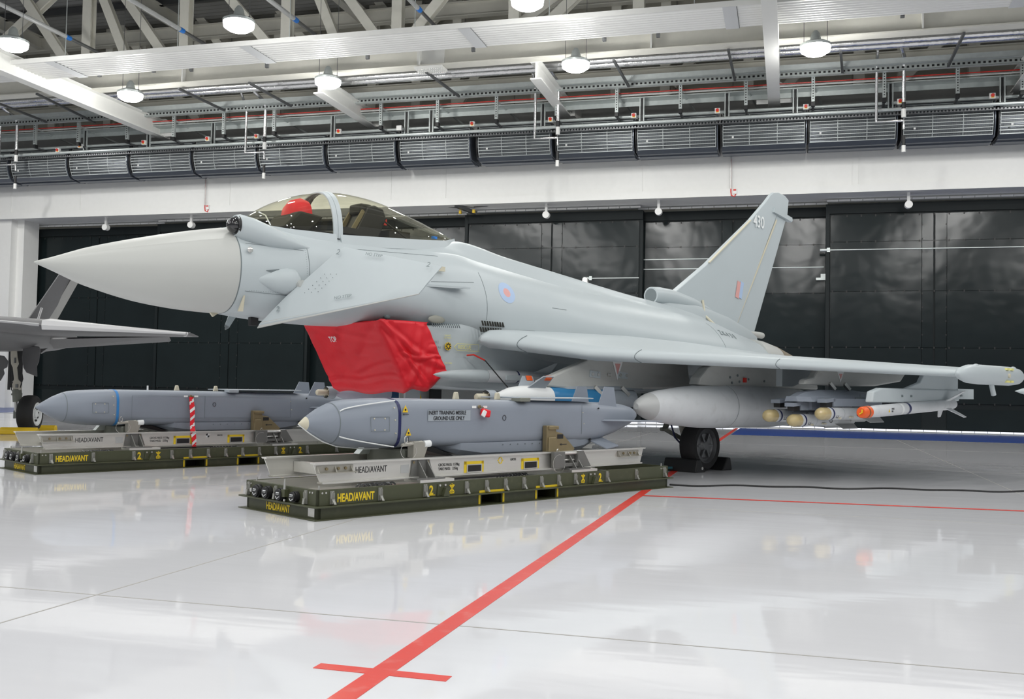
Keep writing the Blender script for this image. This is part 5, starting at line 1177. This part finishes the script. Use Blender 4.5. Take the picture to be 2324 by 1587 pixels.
def training_missile(A, rz, lbl, far):
    t = thing('training_missile', lbl, 'missile', (A[0], A[1], 0), rz, 'training missiles on pallets')
    def ring(u, w_, zt, zb, e, n=40):
        c = (zt + zb) / 2; h_ = (zt - zb) / 2; r = []
        for k_ in range(n):
            a = 2 * math.pi * k_ / n; ca, sa = math.cos(a), math.sin(a)
            r.append(Vector((u, .6 + w_ * abs(ca) ** e * (1 if ca > 0 else -1), c + h_ * abs(sa) ** e * (1 if sa > 0 else -1))))
        return r
    nm = M['missile']
    N_ = [(.19, .002, .836, .832, 1), (.23, .032, .868, .80, 1), (.27, .062, .898, .772, 1)]
    C_ = [(.27, .062, .898, .772, 1), (.4, .135, .975, .695, 1), (.53, .198, 1.03, .64, 1)]
    B_ = [(.53, .198, 1.03, .64, 1.), (.6, .222, 1.05, .622, .96), (.75, .255, 1.065, .60, .85), (.95, .28, 1.075, .588, .7), (1.12, .29, 1.079, .585, .58), (1.3, .295, 1.08, .585, .45), (2., .3, 1.075, .585, .38), (3., .3, 1.07, .585, .38), (3.9, .3, 1.06, .58, .42), (4.3, .29, 1.05, .595, .55), (4.6, .275, 1.045, .655, .65), (4.85, .25, 1.03, .725, .75), (5.0, .215, 1.005, .77, .85), (5.1, .16, .97, .81, .95), (5.15, .09, .93, .85, 1), (5.16, .01, .9, .88, 1)]
    body_m = MB().loft([ring(*b) for b in B_]).build('missile_body', nm, t, ang=60)
    MB().loft([ring(*b) for b in C_]).build('nose_cone', nm, t, ang=60)
    MB().loft([ring(*b) for b in N_]).build('nose_tip', M['textly'] if False else (M['missile'] if far else M['ivory']), t, ang=60)
    MB().loft([ring(.526, .2005, 1.0325, .6375, 1), ring(.534, .2005, 1.0335, .6365, 1)], cap=False).build('nose_joint', M['seam'], t)
    MB().loft([ring(1.15, .2935, 1.0825, .5815, .55), ring(1.185, .2945, 1.083, .581, .53)], cap=False).build('colour_band', M['cyanb'] if far else M['navy'], t)
    if far: MB().loft([ring(4.42, .284, 1.047, .62, .6), ring(4.46, .282, 1.046, .628, .6)], cap=False).build('rear_band', M['cyanb'], t)
    # belly keel
    MB().loft([[Vector((u, .6 + s_ * w_, z)) for s_, z in ((-1, .62), (-1, zb + .05), (-.8, zb), (.8, zb), (1, zb + .05), (1, .62))] for u, w_, zb in ((1.75, .1, .58), (2.0, .27, .5), (2.3, .285, .46), (3.6, .285, .455), (4.0, .25, .5), (4.35, .15, .6))]).build('belly_keel', nm, t, smooth=False, bevel=.01)
    # air intake beneath
    MB().prism([(1.45, .42, .585), (1.7, .42, .585), (2.0, .42, .48), (1.95, .42, .47)], (0, .36, 0)).build('belly_intake', M['black'], t, smooth=False)
    if not far:
        for zs_, f in ((1.0, 1), (.64, -1)):
            pts = []
            for u in np.linspace(.54, 1.13, 16):
                s = (u - .54) / .59
                pts.append(Vector((u, .6 - np.interp(u, [.53, .6, .75, .95, 1.13], [.198, .222, .255, .28, .29]) * (.80 + .05 * s) - .006, (.955 + .105 * s ** .6) if f > 0 else (.715 - .11 * s ** .8))))
            MB().tube(pts, .007, 5).build('white_strip', M['textw'], t)
        MB().tube([(.19, .6, .83), (.3, .58, .745), (.45, .57, .66), (.6, .56, .612), (.9, .55, .582), (1.1, .55, .58)], .006, 5).build('lower_strip', M['textw'], t)
    # side panel door
    ys = .6 - .262
    pts = [(.83, ys - .007, .9), (1.04, ys - .027, .9), (1.045, ys - .03, .76), (.835, ys - .01, .76), (.83, ys - .007, .9)]
    MB().tube(pts, .0022, 4).build('access_panel', M['seam'], t)
    m = MB()
    for u, z, y_ in ((.87, .885, .325), (.99, .885, .312), (.88, .775, .325), (.99, .775, .312), (1.1, .99, .309), (1.11, .87, .303), (1.12, .74, .303), (3.9, .93, .298), (3.92, .8, .298)): m.cyl((u, y_, z), (u, y_ + .01, z), .007, n=10)
    m.build('panel_screw', M['ivory'], t, kind='stuff')
    y0 = .2985
    if not far:
        MB().b2((1.52, y0 - .0015, .855), (2.1, y0, .965)).build('decal_background', M['missilef'], t, smooth=False)
        text('missile_lettering', 'INERT TRAINING MISSILE\n     GROUND USE ONLY', .056, M['textk'], (1.525, y0 - .004, .92), (1, 0, 0), (0, 0, 1), t, .82, bold=.0006)
        for u, z in ((1.19, .945), (1.235, .715)):
            MB().prism([(u, y0 - .0, z), (u + .07, y0 - .0, z), (u + .035, y0 - .0, z + .07)], (0, -.004, 0)).build('warning_triangle', M['yellow'], t, smooth=False)
            MB().cyl((u + .035, y0 - .006, z + .025), (u + .035, y0 - .003, z + .025), .011, n=8).build('warning_symbol', M['textk'], t)
        MB().bar((1.2, y0 - .002, .925), (1.27, y0 - .002, .925), .006, .002, (0, 1, 0)).prism([(1.19, y0 - .002, .925), (1.21, y0 - .002, .935), (1.21, y0 - .002, .915)], (0, -.002, 0)).bar((1.27, y0 - .002, .70), (1.27, y0 - .002, .66), .006, .002, (0, 1, 0)).build('arrow_mark', M['textk'], t, smooth=False)
    m = MB().tube([(2.6 + .025 * math.cos(a), y0 - .002, .88 + .028 * math.sin(a)) for a in np.linspace(0, 6.28, 20)], .003, 4)
    m.build('target_mark', M['textk'], t)
    u0 = 2.22
    MB().b2((u0 - .1, y0 - .003, .985), (u0 - .04, y0, 1.01)).b2((u0 + .06, y0 - .003, .985), (u0 + .12, y0, 1.01)).build('white_tag', M['textw'], t, smooth=False)
    MB().cyl((u0, y0 - .02, 1.0), (u0, y0, 1.0), .018).bar((u0, y0 - .02, 1.0), (u0 + .04, y0 - .03, .99), .015, .01).build('safety_pin', M['khaki'], t)
    if far:
        s_ = MB(); s2 = MB(); Hs = .74; n_ = 20
        def rp_(q, dx): return Vector((u0 - .0 + dx + .006 * math.sin(q * 9), .272 - .13 * q + .008 * math.sin(q * 14 + dx * 30), .99 - Hs * q))
        s_.loft([[rp_(i_ / n_, -.035), rp_(i_ / n_, .035), rp_(i_ / n_, .035) + Vector((0, .006, 0)), rp_(i_ / n_, -.035) + Vector((0, .006, 0))] for i_ in range(n_ + 1)])
        for i_ in range(6):
            q = .1 + i_ * .155
            s2.loft([[rp_(q - .0 + dq, dx) - Vector((0, .003, 0)) for dq in (0, .06)] for dx, dq0 in ((-.036, 0),)] + [[rp_(q - .075 + dq, .036) - Vector((0, .003, 0)) for dq in (0, .06)]], cap=False, closed=False)
        st_ = thing('warning_streamer', 'red and white striped warning streamer hanging from the far missile', 'streamer', (A[0], A[1], 0), rz)
        s_.build('red_ribbon', M['cover'], st_, smooth=False); s2.build('white_stripe', M['textw'], st_, smooth=False)
    else:
        st_ = thing('warning_tag', 'small folded red and white tag on the safety pin of the nearer missile', 'tag', (A[0], A[1], 0), rz)
        MB().box((u0 + .06, y0 - .04, .935), (.12, .05, .08), Matrix.Rotation(.2, 3, 'Y')).build('folded_ribbon', M['cover'], st_, bevel=.015)
        MB().box((u0 + .02, y0 - .06, .93), (.05, .02, .07), Matrix.Rotation(.5, 3, 'Y')).build('white_fold', M['textw'], st_, bevel=.005)
    # rivet line and panel seams
    m = MB()
    for i_ in range(10): m.cyl((2.6 + i_ * .115, .312, .6 - .01), (2.6 + i_ * .115, .305, .6 - .01), .006, n=8)
    m.build('keel_rivet', M['seam'], t, kind='stuff')
    if far: MB().tube([(1.36, y0 - .001, 1.0), (3.9, y0 - .001, 1.0), (3.9, y0 - .001, .68), (1.36, y0 - .001, .68), (1.36, y0 - .001, 1.0)], .002, 4).tube([(2.45, y0 - .001, 1.0), (2.45, y0 - .001, .68)], .002, 4).build('panel_seam', M['seam'], t)
    else: MB().tube([(3.88, y0 - .001, 1.03), (3.88, y0 - .001, .68)], .002, 4).build('panel_seam', M['seam'], t)
    # folded wings on top
    for s_ in (-1, 1):
        MB().loft([[Vector((u, .6 + s_ * y, z)) for y, z in ((.03, 1.088), (w_, 1.09), (w_, 1.102), (.03, 1.108))] for u, w_ in ((2.82, .31), (3.5, .33), (4.1, .29), (4.12, .24))]).build('folded_wing', M['missilef'], t, smooth=False, bevel=.004)
    MB().b2((2.82, .27, 1.055), (2.98, .42, 1.1)).build('wing_lock', M['missilef'] if far else M['gearg'], t, smooth=False, bevel=.008)
    for u in (2.16, 2.78): 
        MB().prism([(u - .04, .58, 1.07), (u + .04, .58, 1.07), (u + .02, .58, 1.15), (u - .02, .58, 1.15)], (0, .04, 0)).build('lifting_lug', M['ivory'], t, smooth=False, bevel=.01)
    if far: MB().cyl((1.72, .6, 1.07), (1.72, .6, 1.14), .012).build('top_probe', M['textw'], t)
    # tail surfaces
    for y, u in ((.37, 4.25), (.81, 4.25)):
        MB().prism([(u, y, .99), (u + .36, y, .99), (u + .33, y + .02, 1.235), (u + .15, y + .02, 1.24)], (0, .012, 0)).build('upright_fin', M['missile'], t, smooth=False)
    for s_ in (-1, 1):
        MB().loft([[Vector((u, .6 + s_ * y, .83 + dz)) for u, dz in ((ua, 0), (ua + .06, .018 * q), (ub, .004), (ub, -.004), (ua + .06, -.018 * q))] for y, ua, ub, q in ((.2, 4.2, 4.95, 1.3), (.3, 4.25, 4.95, 1), (.62, 4.75, 5.02, .4))]).build('side_fin', nm, t, ang=40)
        MB().prism([(4.1, .6 + s_ * .2, .6), (4.36, .6 + s_ * .2, .62), (4.42, .6 + s_ * .42, .53), (4.2, .6 + s_ * .42, .5)], (0, .0, .012)).build('lower_fin', M['missile'], t, smooth=False)
    MB().cyl((4.1, .36, .61), (4.1, .35, .61), .016).cyl((3.9 + .3, .32, .98), (4.2, .308, .98), .01).build('vent_hole', M['black'], t)
    return t
A1 = (-3.991, 8.086); R1 = math.radians(60.45); A2 = (-9.101, 10.614); R2 = math.radians(60.8)
pallet(A1, R1, 'nearer olive green pallet with aluminium cradle and yellow HEAD/AVANT lettering', False)
training_missile(A1, R1, 'nearer blue grey missile lettered INERT TRAINING MISSILE on its cradle', False)
pallet(A2, R2, 'farther olive green pallet with aluminium cradle at the left frame edge', True)
training_missile(A2, R2, 'farther blue grey missile with light blue bands and a red striped streamer', True)
# ================================================================== DARK JET AT THE LEFT EDGE
SB = at(66, 983, z=0)
sj = thing('stealth_jet', 'dark grey jet cut by the left frame edge, with cream gear leg', 'fighter jet', (SB.x, SB.y, 0))
def sl(v): v = Vector(v); return Vector((v.x - SB.x, v.y - SB.y, v.z))
ax = Vector((math.cos(math.radians(112.5)), math.sin(math.radians(112.5)), 0))
rt = at(95, 738, z=2.2); tp = at(422, 757, z=2.2)
out = (tp - rt); out.z = 0
def wsec2(p, c, th, droop=0):
    r = []
    for f, y in ((0, 0), (.02, th * .5), (.1, th), (.5, th), (1., .01), (1., -.01), (.5, -th * .8), (.1, -th), (.02, -th * .5)):
        q = p + ax * (c * f) + Vector((0, 0, y)); r.append(sl(q))
    return r
MB().loft([wsec2(rt - out * .35, 5.2, .14), wsec2(rt, 4.2, .13), wsec2(rt.lerp(tp, .5), 2.8, .075), wsec2(tp, 1.4, .035)]).build('wing', M['stealth'], sj, ang=40)
# pale leading edge
m = MB(); r = []
for p, th in ((rt - out * .0, .135), (rt.lerp(tp, .5), .08), (tp, .04)):
    r.append([sl(p - ax * .03 + Vector((0, 0, y * th)) + ax * x) for x, y in ((0, 0), (.03, .7), (.5, 1.1), (.5, .9), (.1, -.6), (.03, -.6))])
m.loft(r).build('leading_edge', M['stealthl'], sj, smooth=False)
MB().loft([[sl(p + ax * x + Vector((0, 0, z))) for x, z in ((-.05, .02), (.6, .1), (.6, 0), (.1, -.06))] for p in (rt - out * .4 + Vector((0, 0, .02)), rt - out * .02)]).build('root_edge', M['stealthl'], sj, smooth=False)
MB().lathe([(0, .001), (.15, .03), (.5, .05), (.6, .05)], sl(tp + out * .02 - ax * .1 + Vector((0, 0, 0))), tuple(ax + out.normalized() * -.3), 12).build('wing_tip_light', M['stealthl'], sj)
# drooped flap
f0 = at(110, 770, Y=rt.y + 3.2); f1 = at(380, 765, Y=tp.y + 1.2); g0 = at(122, 792, Y=rt.y + 3.8); g1 = at(385, 776, Y=tp.y + 1.6)
MB().prism([sl(f0), sl(f1), sl(g1), sl(g0)], (0, .05, .03)).build('flap', M['stealth'], sj, smooth=False)
k0 = at(60, 800, Y=rt.y + 1.5)
MB().loft([[sl(at(px, py, Y=Y)) for px, py in pp] for Y, pp in ((SB.y + .9, ((40, 745), (120, 750), (115, 785), (92, 802), (60, 790))), (SB.y + 2.5, ((40, 752), (140, 756), (128, 785), (95, 803), (60, 795))))]).build('wing_root_bulge', M['stealth'], sj, ang=50)
# fuselage part seen at the frame edge
pvv = Vector((ax.y, -ax.x, 0)); fb = rt - pvv * 2.35; r = []
for d, w_, h_, z in ((-5, .5, .35, 2.1), (-2, 1., .42, 2.12), (0, 1.3, .4, 2.12), (3, 1.35, .38, 2.14), (6.5, 1.1, .34, 2.2)):
    c = fb + ax * d; pv = Vector((ax.y, -ax.x, 0)); r.append([sl(Vector((c.x, c.y, z)) + pv * (w_ * math.cos(a)) + Vector((0, 0, h_ * math.sin(a)))) for a in np.linspace(0, 2 * math.pi, 25)[:-1]])
MB().loft(r).build('fuselage', M['stealth'], sj, ang=60)
# canted tail fin
fy = rt.y + 4.6
P = [at(58, 735, Y=fy), at(120, 735, Y=fy + 1.6), at(190, 600, Y=fy + 1.8), at(158, 590, Y=fy + .6)]
MB().prism([sl(p) for p in P], (-.06, .03, 0)).build('tail_fin', M['stealth'], sj, smooth=False)
MB().prism([sl(p) - Vector((0, .05, 0)) for p in (at(110, 728, Y=fy + 1.2), at(132, 728, Y=fy + 1.7), at(196, 615, Y=fy + 1.8), at(176, 615, Y=fy + 1.4))], (-.02, .01, 0)).build('rudder', M['deck'], sj, smooth=False)
MB().tube([sl(at(x, y, Y=fy + .3) - Vector((0, .35, 0))) for x, y in ((109, 726), (117, 701), (120, 702), (112, 727), (109, 726))], .012, 4).build('fin_marking', M['stealthl'], sj)
# landing gear
Y0 = SB.y
def g(px, py, dY=0): return sl(at(px, py, Y=Y0 + dY))
MB().loft([[g(x - w_, y), g(x + w_, y), g(x + w_, y, .12), g(x - w_, y, .12)] for x, y, w_ in ((31, 786, 7), (32, 810, 8), (34, 826, 9), (34, 834, 5), (37, 862, 5), (38, 868, 11), (39, 882, 11), (39, 886, 8))]).build('gear_leg', M['gear'], sj, smooth=False, bevel=.02)
MB().cyl(g(38, 884, .05), g(40, 912, .05), .1, n=16).cyl(g(38, 893, .05), g(38, 897, .05), .115, n=16).build('leg_cylinder', M['gearg'], sj)
MB().cyl(g(36, 912, .05), g(36, 935, .05), .035).build('leg_piston', M['steel'], sj)
MB().b2(g(30, 932, -.02), g(42, 950, .14)).build('axle_block', M['galv'], sj, bevel=.01)
MB().b2(g(20, 790, .2), g(23, 885, .22)).build('hanging_hose', M['black'], sj, smooth=False)
MB().b2(g(23, 785, .3), g(50, 880, .5)).build('wheel_well', M['black'], sj, smooth=False)
m = MB().tube([g(29, 868), g(25, 872), g(26, 885), g(30, 890)], .012, 5).tube([g(48, 835), g(52, 860), g(46, 880)], .012, 5).build('brake_hose', M['black'], sj)
MB().b2(g(32, 812, -.02), g(36, 824, 0)).b2(g(35, 872, -.02), g(41, 880, 0)).build('leg_recess', M['dsteel'], sj, smooth=False)
wcx = sl(at(68, 931, Y=Y0)); wd = (at(100, 931, z=1) - at(68, 931, z=1)); axl = Vector((math.cos(math.radians(21)), math.sin(math.radians(21)), 0))
wc_ = Vector((wcx.x, wcx.y, .42))
ty = MB().lathe([(.16, .26), (-.16, .26), (-.165, .35), (-.12, .405), (-.05, .42), (.05, .42), (.12, .405), (.165, .35), (.16, .26)], wc_, axl, 44, cap=False).build('tyre', M['rubber'], sj, ang=40)
MB().lathe([(-.1, .262), (.16, .262), (.172, .255), (.168, .22), (.11, .21), (.11, .09), (.15, .08), (.16, .001)], wc_, axl, 36).build('wheel_rim', M['textw'], ty, ang=30)
m = MB()
for k_ in range(9):
    a = k_ * .698; u_v = Vector((0, 0, 1)); v_v = axl.cross(u_v)
    m.sphere(wc_ + axl * .115 + u_v * (.15 * math.cos(a)) + v_v * (.15 * math.sin(a)), .028, 8)
m.build('rim_hole', M['black'], ty, kind='stuff')
MB().loft([[g(x, y, d) for x, y in ((53, 783), (90, 787), (92, 795), (89, 820), (84, 832), (85, 856), (73, 851), (60, 846), (53, 835), (50, 812))] for d in (-.35, -.28)]).build('gear_door', M['stealth'], sj, smooth=False, bevel=.02)
MB().loft([[g(x, y, d) for x, y in ((-6, 806), (10, 808), (19, 820), (17, 834), (8, 838), (11, 848), (2, 864), (-6, 868))] for d in (-.7, -.6)]).build('nose_gear_door', M['stealth'], sj, smooth=False, bevel=.02)
for dx, nm_ in ((-.62, 'in front of'), (.62, 'behind')):
    p = Vector((SB.x, SB.y, 0)) + ax * dx
    t = thing('wheel_chock', 'yellow wheel chock %s the dark jet wheel' % nm_, 'wheel chock', p, math.radians(112.5))
    MB().loft([[Vector((x, y, z)) for x, z in ((-.1, 0), (-.09, .1), (-.03, .15), (.05, .15), (.1, .08), (.1, 0))] for y in (-.38, .38)]).build('chock_body', M['yellow'], t, bevel=.02)
p = at(12, 985, z=0)
t = tag(MB().b2((-2.6, -.05, 0), (.2, .08, .05)).build('floor_mat', M['black'], smooth=False), 'black rubber strip on the floor at the left frame edge', 'mat'); t.location = (p.x + .3, p.y, 0)
